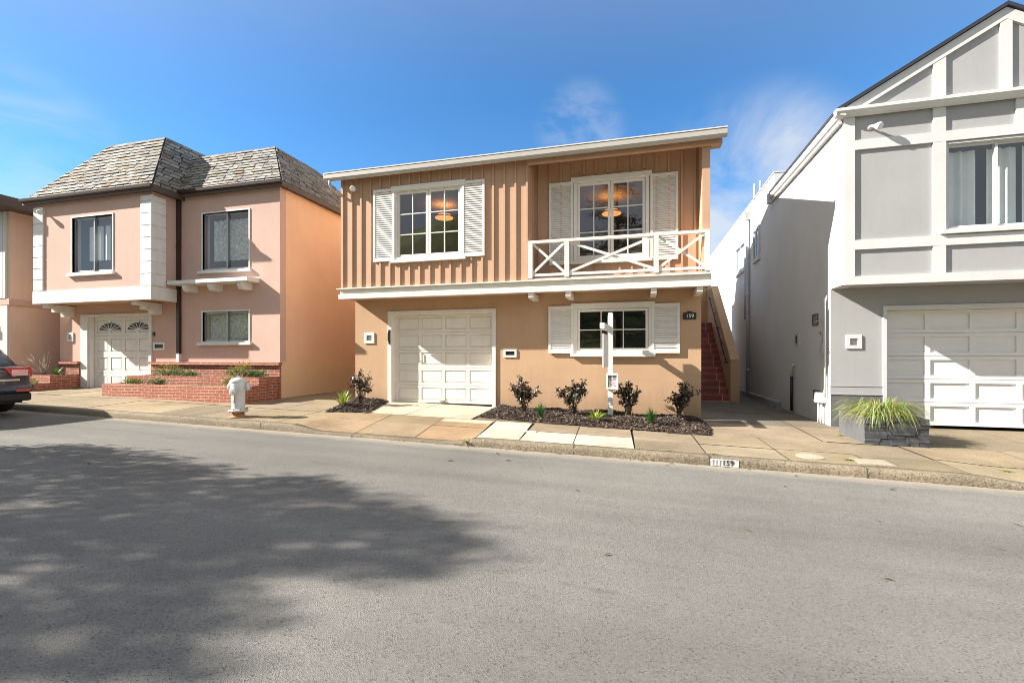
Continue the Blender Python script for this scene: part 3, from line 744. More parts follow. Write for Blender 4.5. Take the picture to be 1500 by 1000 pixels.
# slate mansards, shingle by shingle
SL = [(1.45,1.45,1.42),(1.3,1.28,1.2),(1.55,1.5,1.4),(1.15,1.1,1.0),(1.35,1.2,1.0),(1.15,.98,.8),(1.0,.8,.6),(.85,.85,.86),(.95,.93,.92),(1.45,1.4,1.3),(1.3,1.3,1.32)]
def slate(mb, bl, br, tr, tl, rows, w_):
    bl, br, tr, tl = map(Vector, (bl, br, tr, tl)); nrm = (br-bl).cross(tl-bl).normalized()
    for i in range(rows):
        a = i/rows; c = min((i+1.22)/rows, 1.0)
        L0, R0 = bl.lerp(tl, a), br.lerp(tr, a); L1, R1 = bl.lerp(tl, c), br.lerp(tr, c)
        ln = (R0-L0).length; n_ = max(2, round(ln/w_)); cuts = [0]
        sh = R.uniform(.2, .8)
        for k_ in range(n_): cuts.append((k_+sh+R.uniform(-.16,.16))/n_)
        cuts = [min(max(q, 0), 1) for q in cuts]; cuts[-1] = 1 if cuts[-1] > .97 else cuts[-1]
        if cuts[-1] < 1: cuts.append(1)
        for p, q in zip(cuts, cuts[1:]):
            if q-p < 1e-4: continue
            if q-p > .012: p2, q2 = p+.003, q-.003
            else: p2, q2 = p, q
            t = R.choice(SL); v = R.uniform(.82, 1.08); mb.tint = tuple(e*v*.86 for e in t)
            lift = R.uniform(.022, .04); jit = (L1-L0).normalized()*R.uniform(-.012,.012)
            jit = (L0-R0).normalized()*R.uniform(.05,.10) if i else jit*0
            A, B = L0.lerp(R0, p2)+nrm*lift+(jit if p > 0 else jit*0), L0.lerp(R0, q2)+nrm*lift+(jit if q < 1 else jit*0); C, D = L1.lerp(R1, q2)+nrm*.008, L1.lerp(R1, p2)+nrm*.008
            E_, F_ = A-nrm*.02, B-nrm*.02
            mb.face([A, B, C, D]); mb.face([E_, F_, B, A]); mb.face([E_, A, D]); mb.face([B, F_, C])
def mansard(bot, top, rows, vis, back=True):
    """bot/top: four corners (front-left, front-right, back-right, back-left)"""
    m = MB(); m.mi = 1; n_ = 4
    bot = [Vector(p) for p in bot]; top = [Vector(p) for p in top]
    for i in range(4): m.face([bot[i], bot[(i+1) % 4], top[(i+1) % 4], top[i]])
    m.face(top); m.face(bot[::-1]); m.mi = 0
    for i in vis: slate(m, bot[i], bot[(i+1) % 4], top[(i+1) % 4], top[i], rows, .28)
    o = m.build('roof', [M['shingle'], M['felt']], Pk)
    return o
r1 = mansard([(-15.88,8.69,4.17),(-11.40,8.69,4.17),(-11.40,13.4,4.17),(-15.88,13.4,4.17)],
             [(-13.92,9.5,5.76),(-12.0,9.5,5.76),(-12.0,12.4,5.76),(-13.92,12.4,5.76)], 15, (0, 1, 3))
r2 = mansard([(-11.41,9.39,4.23),(-8.26,9.39,4.23),(-8.26,13.6,4.23),(-11.41,13.6,4.23)],
             [(-12.2,10.15,5.46),(-9.12,10.15,5.46),(-9.12,11.75,5.46),(-12.2,11.75,5.46)], 13, (0, 1, 2))
for rr, (xa, xb, yf, zz, xs_) in ((r1, (-15.92,-11.36,8.66,4.09,8.8)), (r2, (-11.36,-8.22,9.36,4.15,9.5))):
    e = MB(); e.box(xa, xb, yf, yf+.035, zz-.06, zz+.075); e.box(xb-.035, xb, yf+.0355, 13.5, zz-.06, zz+.075); e.box(xa, xb-.0355, yf+.0355, xs_-.001, zz-.03, zz-.005)
    e.box(xb-.22, xb-.0355, xs_+.0, 13.5, zz-.03, zz-.005)
    e.build('eaves_board', M['fascia'], rr)
    e = MB(); e.prism([(xa-.01,yf-.001,zz+.0),(xa-.01,yf-.07,zz+.02),(xa-.01,yf-.08,zz+.085),(xa-.01,yf-.001,zz+.085)], (xb-xa+.02,0,0)); e.build('gutter', M['brown'], rr)
d = MB(); d.box(-11.555, -11.47, 9.42, 9.499, .05, 4.05); d.box(-11.56, -11.465, 9.415, 9.499, 2.8, 2.86); d.box(-11.56, -11.465, 9.415, 9.499, .9, .96)
ds = d.build('downspout', M['brown'], Pk)
d = MB(); d.box(-11.555, -11.47, 9.421, 9.499, -.24, .049); d.build('spout_foot', M['white2'], ds)
floodlight(Pk, -15.30, 8.79, 3.84)
slider(Pk, -14.28, -12.86, 2.17, 3.6, 8.8, 'curtain', cm=[(-14.0,-13.5,2.5,3.4), (-13.42,-13.2,2.5,3.4), (-13.1,-12.9,2.5,3.4)])
slider(Pk, -10.77, -9.32, 2.2, 3.64, 9.5, 'lace', cm=[(-10.66,-9.4,2.45,3.5)])
slider(Pk, -10.77, -9.32, .37, 1.12, 9.5, 'lace')
l = MB(); l.prism([(-11.46,9.10,1.80),(-11.46,9.10,1.89),(-11.46,9.499,1.915),(-11.46,9.499,1.80)], (2.47,0,0)); lg = l.build('window_ledge', M['white2'], Pk, bevel=.004)
for x in (-11.05, -10.25, -9.35):
    l = MB(); l.prism([(x,9.16,1.799),(x,9.16,1.70),(x,9.22,1.62),(x,9.499,1.62),(x,9.499,1.799)], (.14,0,0)); l.build('bracket', M['white2'], lg, bevel=.004)
# garage
f = MB(); f.fwall(9.46, -15.05, -12.45, -1.2, 1.15, [(-14.78,-12.55,-1.3,1.07)], .038); f.box(-14.799, -14.721, 9.4985, 9.60, -1.2, 1.07); f.box(-12.55, -12.521, 9.4985, 9.60, -1.2, 1.07); f.box(-14.719, -12.551, 9.4985, 9.60, 1.071, 1.089)
f.build('garage_frame', M['white2'], Pk, bevel=.005)
gd = panel_door(Pk, 'garage_door', -14.72, -12.55, -1.0, 1.07, 9.60, 4, 4, 'white2', .10)
for cx in (-14.12, -13.08):
    f = MB(); pts = [(cx+.40*math.cos(a), 9.592, .70+.21*math.sin(a)) for a in [math.pi*i/16 for i in range(17)]]
    f.prism(pts, (0,.006,0)); fan = f.build('fan_light', M['black'], gd)
    f = MB()
    for i in range(8):
        a, b_ = math.pi*i/7, 0; f.bar((cx+.10*math.cos(a),9.588,.705+.05*math.sin(a)),(cx+.40*math.cos(a),9.588,.705+.21*math.sin(a)),.018,.006,(0,1,0))
    f.prism([(cx+.11*math.cos(a), 9.585, .70+.06*math.sin(a)) for a in [math.pi*i/10 for i in range(11)]], (0,.006,0))
    f.build('sunray', M['white2'], fan)
vent(Pk, -15.60, -15.36, .40, .66, 9.5); vent(Pk, -12.42, -12.02, .15, .36, 9.5, 'white', 2, 'mail_slot')
f = MB(); f.box(-12.41, -12.36, 9.47, 9.499, .53, .63); f.build('doorbell', M['black'], Pk)
for xa, xb in ((-12.44, -8.36), (-15.9, -15.07)):
    b = MB(); b.box(xa, xb, 9.44, 9.499, -1.4, -.23); bb = b.build('brick_base', M['brick'], Pk)
    b = MB(); b.box(xa-.02, xb+.03, 9.38, 9.499, -.229, -.16); b.build('coping', M['brick'], bb)

# tiered brick planters
def tiered(name, label, x0, x1, tiers, yb):
    t = thing(name, label, 'planter', ((x0+x1)/2, tiers[0][0], gz((x0+x1)/2, tiers[0][0])), 'red brick planters of the pink house')
    prev = None
    for k_, (yf, zt, xl) in enumerate(tiers):
        m = MB(); th = .10; zb = gz((x0+x1)/2, yf)-.15; yb2 = yb
        if prev is None:
            m.box(xl, x1, yf, yf+th, zb, zt); m.box(xl, xl+th, yf+th, yb2, zb, zt); m.box(x1-th, x1, yf+th, yb2, zb, zt)
        else:
            m.box(xl+.101, x1-th-.001, yf, yf+th, zb, prev); m.box(xl, x1, yf, yf+th, prev+.0005, zt); m.box(xl, xl+th, yf+th, yb2, prev+.0005, zt); m.box(x1-th, x1, yf+th, yb2, prev+.0005, zt)
        prev = zt
        m.build('brick_tier', M['brick'], t)
        s_ = MB(); ye = tiers[k_+1][0]-.001 if k_+1 < len(tiers) else yb
        s_.box(xl+th+.002, x1-th-.002, yf+th+.001, ye, zb, zt-.05); s_.build('soil', M['soil'], t)
    return t
# lower tier right end runs back to the wall; the upper one sits a little inside it
tiered('brick_planter', 'long two tier red brick planter behind the white hydrant', -12.6, -8.385, [(8.38,-.68,-12.6),(8.82,-.50,-12.42)], 9.435)
tiered('brick_planter', 'short stepped red brick planter left of the pink house garage', -16.6, -15.07, [(8.28,-.72,-16.6),(8.78,-.52,-16.55)], 9.435)

# ------------------------------------------------------------------ neighbour at the far left
Q = thing('house', 'beige house at the left edge with a dark flat roof edge', 'house', (-20, 9, zr(-20)+.17))
w = MB(); w.box(-24, -17.0, 8.98, 17, -1.4, 4.06); w.build('wall', plain('beige_stucco', (.80,.58,.44), .9, .06, 1, 50, .004, .05), Q)
w = MB(); w.box(-24, -16.96, 8.94, 16, 1.42, 1.60); w.build('ledge', M['pink'], Q, bevel=.01)
w = MB()
for i in range(60): w.box(-24+i*.115, -24+i*.115+.10, 8.93, 8.979, 1.61, 4.05)
w.box(-24, -17.05, 8.945, 8.979, -1.3, 1.41); w.build('siding', M['siding_white'], Q)
w = MB(); w.box(-24.3, -16.5, 8.35, 17.3, 4.061, 4.34); w.build('roof', M['fascia'], Q)
w = MB(); w.box(-18.0, -17.75, 8.80, 8.94, .75, 1.1); w.box(-17.96, -17.79, 8.76, 8.9, .8, 1.02); w.build('wall_lamp', M['black'], Q)
# ------------------------------------------------------------------ grey house
Gy = thing('house', 'grey house with white half timber trim, a front gable and a wide panelled garage', 'house', (5.9, 10, zr(5.9)+.19))
GX0, GX1 = 3.56, 8.2
w = MB()
w.wall(lambda a, b, d: Vector((GX0+d, a, b)), 10.08, 13.8, -1.6, 4.28, [], .2)
w.wall(lambda a, b, d: Vector((GX0+d, a, b)), 13.8, 25, -1.6, 4.88, [(15.3,15.95,2.98,3.85),(17.15,18.55,2.98,3.85)], .2)
w.box(GX0+.2, GX1, 13.8, 14, 4.28, 4.88); w.box(GX0+.2, GX1, 24.8, 25, -1.6, 4.88); w.box(GX1-.2, GX1, 10.28, 24.8, -1.6, 4.28)
w.box(GX0+.2, GX1-.2, 14, 24.8, 4.4, 4.5)
w.build('side_wall', M['greywhite'], Gy)
w = MB()
w.fwall(9.5, GX0+.012, GX1, 1.26, 4.26, [(5.06,7.0,2.13,3.59)], .2)
apx, apz = 5.87, 5.72
w.prism([(GX0+.05,9.5,4.26),(GX1-.05,9.5,4.26),(apx,9.5,apz-.08)], (0,.2,0))
w.build('front_wall', M['grey'], Gy)
w = MB(); w.box(GX0, GX0+.2, 9.502, 10.0795, 1.262, 4.26); w.build('bay_side', M['greywhite'], Gy)
w = MB(); w.box(GX1-.2, GX1, 9.702, 10.08, 1.262, 4.26); w.build('bay_side', M['greywhite'], Gy)
w = MB(); w.box(GX0+.201, GX1-.2, 9.702, 10.08, 1.262, 1.30); w.build('overhang_soffit', M['grey'], Gy)
w = MB()
w.fwall(10.077, GX0+.003, GX1, -1.6, 1.259, [(4.46,7.3,-1.7,.86)], .2)
w.build('lower_wall', M['grey'], Gy)
w = MB(); w.box(GX0-.002, 4.40, 10.062, 10.0675, -1.5, -.735); w.build('base_paint', M['greydark'], Gy)
w = MB(); w.box(GX0-.012, 4.40, 10.05, 10.0675, -.731, -.715); w.box(GX0-.012, 4.40, 10.055, 10.0675, -.575, -.562); w.box(GX0-.01, 4.40, 10.063, 10.067, -.714, -.576); w.build('plinth_band', M['grey'], Gy)
# half timber boards
t = MB(); y0, y1 = 9.463, 9.4998
for a, b, c, d, e in ((3.558,3.72,1.40,4.20,0),(4.87,5.05,2.035,3.62,.002),(4.87,5.05,3.79,4.20,.002),(4.87,5.05,1.40,1.865,.002),(6.95,7.13,1.40,1.865,.002),(7.02,7.2,2.035,3.62,.002),(6.0,6.17,3.79,4.20,.002),
                    (3.72,8.2,3.62,3.79,0),(3.72,8.2,1.865,2.035,0),(3.552,8.2,1.25,1.40,-.004)):
    t.box(a, b, y0+e, y1, c, d)
def rakez(x): return 4.345+(apz-4.345)*(1-abs(x-apx)/(apx-3.50))
for sgn in (-1, 1):
    xe = 3.50 if sgn < 0 else 2*apx-3.50
    dz = .19
    t.prism([(xe,y0-.004,4.345),(apx,y0-.004,apz),(apx,y0-.004,apz-dz),(xe-sgn*.32,y0-.004,4.345)], (0,y1-y0+.004,0))
for a, b in ((4.87,5.05),(5.79,5.95),(6.69,6.87)):
    t.prism([(a,y0,4.345),(b,y0,4.345),(b,y0,rakez(b)-.19),(a,y0,rakez(a)-.19)] if not (a < apx < b) else [(a,y0,4.345),(b,y0,4.345),(b,y0,rakez(b)-.19),(apx,y0,apz-.19),(a,y0,rakez(a)-.19)], (0,y1-y0-.002,0))
t.build('timber_trim', M['greywhite'], Gy)
# gutters and gable roof
g_ = MB(); g_.prism([(3.40,9.46,4.20),(3.40,9.38,4.22),(3.40,9.34,4.28),(3.40,9.34,4.325),(3.40,9.35,4.335),(3.40,9.499,4.345)], (4.9,0,0))
gr = MB()
g_.build('front_gutter', M['greywhite'], Gy, bevel=.003)
gr.prism([(3.55,9.36,4.20),(3.47,9.36,4.22),(3.43,9.36,4.28),(3.43,9.36,4.335),(3.55,9.36,4.34)], (0,4.5,0)); gr.bar((3.52,9.52,4.16),(3.52,13.85,4.16),.06,.06)
gr.box(3.42, 3.54, 13.8, 13.98, 4.10, 4.36)
gr.build('side_gutter', M['greywhite'], Gy, bevel=.003)
rf = MB()
for sgn in (-1, 1):
    xe = 3.42 if sgn < 0 else 2*apx-3.42; ze = 4.345+(apz-4.345)*(3.42-3.5)/(apx-3.5)
    rf.prism([(xe,9.42,ze+.012),(apx,9.42,apz+.012),(apx,9.42,apz+.075),(xe,9.42,ze+.075)], (0,4.38,0))
rf.build('roof', M['felt'], Gy)
rf = MB(); rf.prism([(3.5,13.75,4.28),(2*apx-3.5,13.75,4.28),(apx,13.75,apz)], (0,.05,0)); rf.build('back_gable', M['greywhite'], Gy)
p = MB(); p.box(3.54, 3.78, 13.98, 25.02, 4.881, 4.915); p.box(3.78, 8.2, 13.79, 14.02, 4.881, 4.915); p.box(3.54,3.78,13.79,13.98,4.881,4.915); p.build('parapet_cap', M['greywhite'], Gy)
# windows
sw = slider(Gy, 5.08, 6.98, 2.15, 3.57, 9.5, 'curtain', 5.78, .09, 'greywhite', 'greywhite', [(5.12,5.60,2.2,3.5),(5.72,6.15,2.2,3.5),(6.2,6.95,2.2,3.5)], sillz=True)
for ya, yb in ((15.3,15.95),(17.15,18.55)):
    f = MB(); f.wall(lambda a, b, d: Vector((GX0-.045+d, a, b)), ya-.05, yb+.05, 2.93, 3.90, [(ya+.02, yb-.02, 3.0, 3.83)], .0449)
    ym = (ya+yb)/2; f.box(GX0-.035, GX0-.001, ym-.025, ym+.025, 3.001, 3.829)
    o = f.build('side_window', M['greywhite'], Gy)
    f = MB(); f.face([(GX0-.015,ya,2.99),(GX0-.015,yb,2.99),(GX0-.015,yb,3.84),(GX0-.015,ya,3.84)]); f.build('pane', M['glass'], o)
    f = MB(); f.box(GX0-.06, GX0-.001, ya-.09, yb+.09, 2.86, 2.925); f.build('sill', M['greywhite'], o)
    f = MB(); f.box(GX0+.03, GX0+.05, ya+.002, yb-.002, 2.982, 3.848); f.build('blind', M['curtain'], o)
# garage
f = MB(); f.fwall(10.045, 4.40, 7.36, -1.3, .92, [(4.46,7.30,-1.4,.845)], .034); f.box(4.461, 4.475, 10.08, 10.32, -1.3, .845); f.box(4.476, 7.285, 10.08, 10.32, .846, .859); f.box(7.286,7.299,10.08,10.32,-1.3,.845)
f.build('garage_frame', M['greywhite'], Gy, bevel=.004)
gd = panel_door(Gy, 'garage_door', 4.476, 7.285, -1.28, .845, 10.28, 4, 5, 'garagewhite', .085, False)
vent(Gy, 3.81, 4.07, .13, .39, 10.08, 'greywhite')
floodlight(Gy, 3.95, 9.5, 4.0, mat='white2')
# pipes, vents and meter on the side wall
def side_louvre(y0_, y1_, z0_, z1_):
    f = MB(); f.wall(lambda a, b, d: Vector((GX0-.02+d, a, b)), y0_, y1_, z0_, z1_, [(y0_+.02,y1_-.02,z0_+.02,z1_-.02)], .0195)
    for i in range(5):
        z = z0_+.04+i*(z1_-z0_-.08)/4; f.bar((GX0-.012,y0_+.02,z),(GX0-.012,y1_-.02,z),.012,.012)
    f.build('louvre_vent', M['greydark'], Gy)
side_louvre(10.68, 10.98, .62, .86); side_louvre(10.62, 10.92, -.90, -.70)
f = MB(); f.wall(lambda a, b, d: Vector((GX0-.04+d, a, b)), 10.30, 10.62, .05, .52, [(10.33,10.59,.09,.48)], .039)
f.bar((GX0-.02,10.33,.09),(GX0-.02,10.59,.48),.012,.02); f.bar((GX0-.025,10.33,.48),(GX0-.025,10.59,.09),.012,.02); f.build('lattice_vent', M['greywhite'], Gy)
f = MB(); f.tube([(GX0-.05,10.2,1.1),(GX0-.05,10.2,-.8)],.018,8); f.tube([(GX0-.05,10.12,1.15),(GX0-.05,10.2,.95),(GX0-.05,10.45,.72),(GX0-.05,10.8,.66)],.009,6); f.build('conduit', M['greywhite'], Gy)
f = MB(); f.box(GX0-.14, GX0-.001, 10.28, 10.52, -.92, -.72)
mt = f.build('gas_meter', M['greywhite'], Gy, bevel=.015)
f = MB(); f.tube([(GX0-.07,10.33,-.92),(GX0-.07,10.33,-1.32)],.022,8); f.tube([(GX0-.07,10.47,-.92),(GX0-.07,10.47,-1.32)],.022,8); f.build('riser', M['greywhite'], mt)
f = MB(); f.tube([(GX0-.07,16.55,4.45),(GX0-.07,16.55,-1.25)],.055,10); f.tube([(GX0-.07,16.9,2.9),(GX0-.07,16.9,1.2)],.03,8)
dp = f.build('drainpipe', M['meter'], Gy)
f = MB(); f.hexa([(GX0-.12,16.47,4.4),(GX0-.002,16.47,4.4),(GX0-.002,16.63,4.4),(GX0-.12,16.63,4.4),(GX0-.2,16.38,4.62),(GX0-.002,16.38,4.62),(GX0-.002,16.72,4.62),(GX0-.2,16.72,4.62)]); f.build('hopper', M['greywhite'], dp)
for z in (-.45, 2.0):
    f = MB(); f.lathe((GX0-.07,16.55,z), [(.07,-.03),(.07,.03)], 10); f.build('pipe_collar', M['greywhite'], dp)
f = MB(); f.tube([(GX0-.05,12.2,-.48),(GX0-.05,12.2,-1.28)],.03,8); vp = f.build('vent_pipe', M['black'], Gy)
f = MB(); f.tube([(GX0-.03,12.05,-.20),(GX0-.07,12.05,-.22),(GX0-.06,12.18,-.36),(GX0-.05,12.2,-.48)],.028,8); f.build('elbow', M['meter'], vp)
f = MB(); f.wall(lambda a, b, d: Vector((GX0-.02+d, a, b)), 11.85, 12.12, .22, .52, [(11.91,12.06,.28,.46)], .02); bx = f.build('hose_box', M['meter'], Gy)
f = MB(); f.box(GX0-.006, GX0-.0005, 11.91, 12.06, .28, .46); f.build('opening', M['black'], bx)
f = MB(); f.tube([(GX0+.1,16.4,4.88),(GX0+.1,16.4,5.5)],.03,8); f.build('roof_vent', M['meter'], Gy)
f = MB(); f.tube([(GX0+.1,15.7,4.88),(GX0+.1,15.7,5.35)],.03,8); f.build('roof_vent', M['meter'], Gy)
f = MB(); f.box(GX0-.10, GX0-.001, 13.2, 17.9, -1.5, -1.16); f.build('footing', M['grey'], Gy, bevel=.02)
# ------------------------------------------------------------------ fire hydrant
hx, hy = -7.17, 7.06; hz0 = gz(hx, hy)
H = thing('fire_hydrant', 'white fire hydrant with a rusty base flange by the kerb', 'fire hydrant', (hx, hy, hz0))
m = MB(); m.lathe((hx,hy,hz0-.01), [(.16,0),(.16,.02),(.105,.03),(.10,.10),(.115,.115)], 20); m.build('base', M['rust'], H)
m = MB(); m.lathe((hx,hy,hz0+.106), [(.165,0),(.168,.012),(.165,.03),(.13,.034)], 24); fl = m.build('flange', M['hydrant'], H)
for i in range(8):
    a = i*math.pi/4+.2; m = MB(); m.lathe((hx+.145*math.cos(a),hy+.145*math.sin(a),hz0+.09), [(.014,0),(.014,.07)], 6, sharp=True); m.build('bolt', M['rust'], fl)
m = MB(); m.lathe((hx,hy,hz0+.13), [(.116,0),(.112,.02),(.112,.33),(.118,.35),(.135,.37),(.135,.50),(.128,.515)], 24); m.build('barrel', M['hydrant'], H)
m = MB(); m.lathe((hx,hy,hz0+.645), [(.128,-.012),(.142,0),(.142,.03),(.125,.045),(.11,.065),(.05,.085),(.03,.09)], 24); m.lathe((hx,hy,hz0+.73), [(.028,0),(.024,.035)], 5, sharp=True); m.build('bonnet', M['hydrant'], H)
def outlet(d, z, r, l):
    m = MB(); d = Vector(d).normalized(); o = Vector((hx,hy,z))+d*.10
    m.lathe(o, [(r,0),(r,l*.5),(r*1.18,l*.52),(r*1.18,l*.95),(r*.95,l)], 16, d); o2 = m.build('outlet', M['hydrant'], H)
    m = MB(); m.lathe(o+d*l, [(.018,0),(.016,.03)], 5, d, True); m.build('cap_nut', M['hydrant'], o2)
outlet((-1,.15,0), hz0+.565, .062, .115); outlet((.9,.5,0), hz0+.56, .062, .09); outlet((.25,-1,0), hz0+.475, .055, .085)
m = MB(); m.tube([(hx+.04,hy-.13,hz0+.40),(hx+.045,hy-.135,hz0+.33),(hx+.03,hy-.13,hz0+.27)], .009, 6); m.build('chain', M['rust'], H)

# ------------------------------------------------------------------ real estate post
sx, sy = -.495, 9.46; sz = gz(sx, sy)
P = thing('sign_post', 'white post with an arm and a flyer box in front of the tan house', 'sign post', (sx, sy, sz))
m = MB(); m.box(sx-.05, sx+.05, sy-.05, sy+.05, sz-.05, .80); m.hexa([(sx-.05,sy-.05,.8005),(sx+.05,sy-.05,.8005),(sx+.05,sy+.05,.8005),(sx-.05,sy+.05,.8005),(sx-.035,sy-.02,.86),(sx+.035,sy-.02,.86),(sx+.035,sy+.02,.86),(sx-.035,sy+.02,.86)])
m.build('post', M['white2'], P, bevel=.004)
a0, a1 = V(-.585,8.42,.54), V(-.515,9.74,.54)
m = MB(); m.bar(a0, a1, .085, .10); arm = m.build('arm', M['white2'], P, bevel=.004)
e = (a0-a1).normalized()
m = MB(); m.bar(a1-e*.02+V(0,0,-.12)+e*.42, a0-e*.12+V(0,0,-.12), .02, .13); p0, p1 = a1+e*.42+V(0,0,-.445), a0-e*.12+V(0,0,-.445)
m = MB(); m.bar(p0, p1, .02, .62); pn = m.build('sign_panel', M['white2'], arm, bevel=.003)
m = MB()
for q in (.15, .85):
    c = a0.lerp(a1, .12+q*.5); m.tube([c+V(0,0,-.05), c+V(0,0,-.14)], .006, 6)
m.build('hook', M['black'], arm)
m = MB(); m.fwall(sy-.085, sx-.075, sx+.155, -.66, -.345, [(sx-.045,sx+.125,-.63,-.385)], .03); m.box(sx-.075, sx+.155, sy-.0545, sy-.0505, -.66, -.345)
fb = m.build('flyer_box', M['white2'], P, bevel=.003)
m = MB(); m.box(sx-.045, sx+.125, sy-.060, sy-.0555, -.63, -.385); fly = m.build('flyer', M['paper'], fb)
m = MB()
for (a, b, c, d) in ((.0,.07,.72,.98),(.09,.17,.86,.98),(.09,.17,.70,.82),(0,.17,.58,.64),(0,.02,.08,.52),(.04,.09,.16,.22),(.12,.165,.10,.17)):
    m = MB(); m.box(sx-.045+a+.002, sx-.045+b-.004, sy-.0625, sy-.0602, -.63+c*.245, -.63+d*.245); m.build('print', M['ink'], fly)
m = MB(); m.box(sx+.0, sx+.11, sy-.0622, sy-.0602, -.56, -.51); m.build('print', M['pinkink'], fly)
m = MB(); m.box(sx+.05, sx+.09, sy-.0622, sy-.0602, -.615, -.565); m.build('print', M['pinkink'], fly)

# ------------------------------------------------------------------ plants
def shrub(label, x, y, h, w, nl, seed, lean=0, bare=.25, group='young dark red shrubs in the mulch of the tan house'):
    q = random.Random(seed); z0 = gz(x, y)+.03
    t = thing('shrub', label, 'shrub', (x, y, z0), group)
    st = MB(); lf = MB(); tips = []
    for i in range(10):
        a = q.uniform(0, 6.28); r = w*.5*math.sqrt(q.uniform(.02, 1)); hh = h*q.uniform(.62, 1.0)*(1-.25*(r/(w*.5))**2)
        p0 = V(x+q.uniform(-.02,.02), y+q.uniform(-.02,.02), z0-.04); p3 = V(x+math.cos(a)*r+lean*hh, y+math.sin(a)*r*.8, z0+hh)
        p1 = p0.lerp(p3, .35)+V(-math.cos(a)*r*.12, 0, h*.05); p2 = p0.lerp(p3, .7)+V(0,0,h*.03)
        st.tube([p0,p1,p2,p3], [.010,.008,.006,.003], 5); tips.append((p0,p1,p2,p3))
        for k_ in range(3):
            s_ = p1.lerp(p3, q.uniform(.1,.8)); e_ = s_+V(q.gauss(0,1), q.gauss(0,1), q.uniform(.2,1.1)).normalized()*w*q.uniform(.15,.32)
            st.tube([s_, e_], [.004,.002], 4); tips.append((s_, s_.lerp(e_,.3), s_.lerp(e_,.7), e_))
    st.build('stem', M['bark'], t)
    per = max(1, nl//len(tips))
    for p in tips:
        for k_ in range(per):
            u_ = q.uniform(bare, 1.0); s_ = u_*3; i = min(2, int(s_)); c = p[i].lerp(p[i+1], s_-i)
            if c.z < z0+.05: continue
            d = V(q.gauss(0,1), q.gauss(0,1), q.gauss(.35,.8)); c = c+d.normalized()*.01
            top = (c.z-z0)/h
            k = q.random()
            if k < .14*top+.03: lf.tint = (.15*q.uniform(.7,1.5), .025, .035)
            elif k < .42: lf.tint = (.032, .022, .022)
            elif k < .78: lf.tint = (.048, .062, .036)
            else: lf.tint = (.28, .26, .20)  # pale leaves, glossy highlights painted into their tint
            lf.leaf(c, d, V(q.gauss(0,.5), q.gauss(0,.5), 1), q.uniform(.048,.088), q.uniform(.026,.042))
    lf.build('foliage', M['glossleaf'], t)
    return t
shrub('dark red shrub standing alone left of the garage of the tan house', -6.02, 9.25, .84, .64, 700, 11, .05, .16)
shrub('bushy round dark red shrub nearest the tan garage door on its right side', -2.23, 9.35, .82, .62, 1500, 12, 0, .1)
shrub('dark red shrub with two upright forks beneath the left lower shutter', -1.22, 9.30, .90, .66, 1250, 13, 0, .1)
shrub('dark red shrub directly behind the white sign post', -.15, 9.52, .86, .54, 1300, 14, 0, .1)
shrub('sparse open dark red shrub at the right corner of the tan house', .78, 9.42, .86, .68, 900, 15, .04, .15)

def blades(mb, x, y, z, n_, h, spread, w, cols, q, droop=.6):
    for i in range(n_):
        a = q.uniform(0, 6.28); l = h*q.uniform(.55, 1.1); sp = spread*q.uniform(.15, 1); d = V(math.cos(a), math.sin(a), 0)
        b = V(x, y, z)+d*sp*.15*q.random(); mb.tint = tuple(c*q.uniform(.75, 1.25) for c in q.choice(cols))
        pts = []; S_ = 5
        for k_ in range(S_+1):
            f = k_/S_; pts.append(b+d*sp*(f**1.4)+V(0,0,l*(f-droop*f*f*f*(sp/spread))))
        sd = V(-d.y, d.x, 0)
        for k_ in range(S_):
            w0, w1 = w*(1-k_/S_)**.6/2, w*(1-(k_+1)/S_)**.6/2
            mb.face([pts[k_]-sd*w0, pts[k_]+sd*w0, pts[k_+1]+sd*w1, pts[k_+1]-sd*w1])
def tuft(name, label, cat, x, y, n_, h, spread, w, cols, seed, group=None, droop=.6, z=None):
    q = random.Random(seed); z0 = gz(x, y)+.03 if z is None else z
    m = MB(); blades(m, 0, 0, 0, n_, h, spread, w, cols, q, droop)
    o = m.build(name, M['leaf']); o.location = (x, y, z0); o['label'] = label; o['category'] = cat
    if group: o['group'] = group
    return o
YG = [(.30,.36,.05),(.22,.32,.04),(.40,.42,.10)]; DG = [(.05,.15,.03),(.07,.20,.04),(.04,.10,.03)]
G5 = 'small green plants in the mulch of the tan house'
tuft('small_plant', 'small yellow green plant left of the garage in front of the lone shrub', 'plant', -6.02, 8.62, 60, .42, .28, .030, YG, 1, G5, .3)
tuft('small_plant', 'small dark green grassy tuft between the two shrubs right of the garage', 'plant', -1.78, 8.80, 170, .36, .19, .011, DG, 2, G5, .4)
tuft('small_plant', 'small bright fern with broad fronds left of the white sign post', 'plant', -.74, 8.72, 34, .28, .36, .046, YG, 3, G5, .5)
tuft('small_plant', 'small dark green grassy tuft right of the white sign post', 'plant', .26, 8.78, 170, .36, .20, .011, DG, 4, G5, .4)

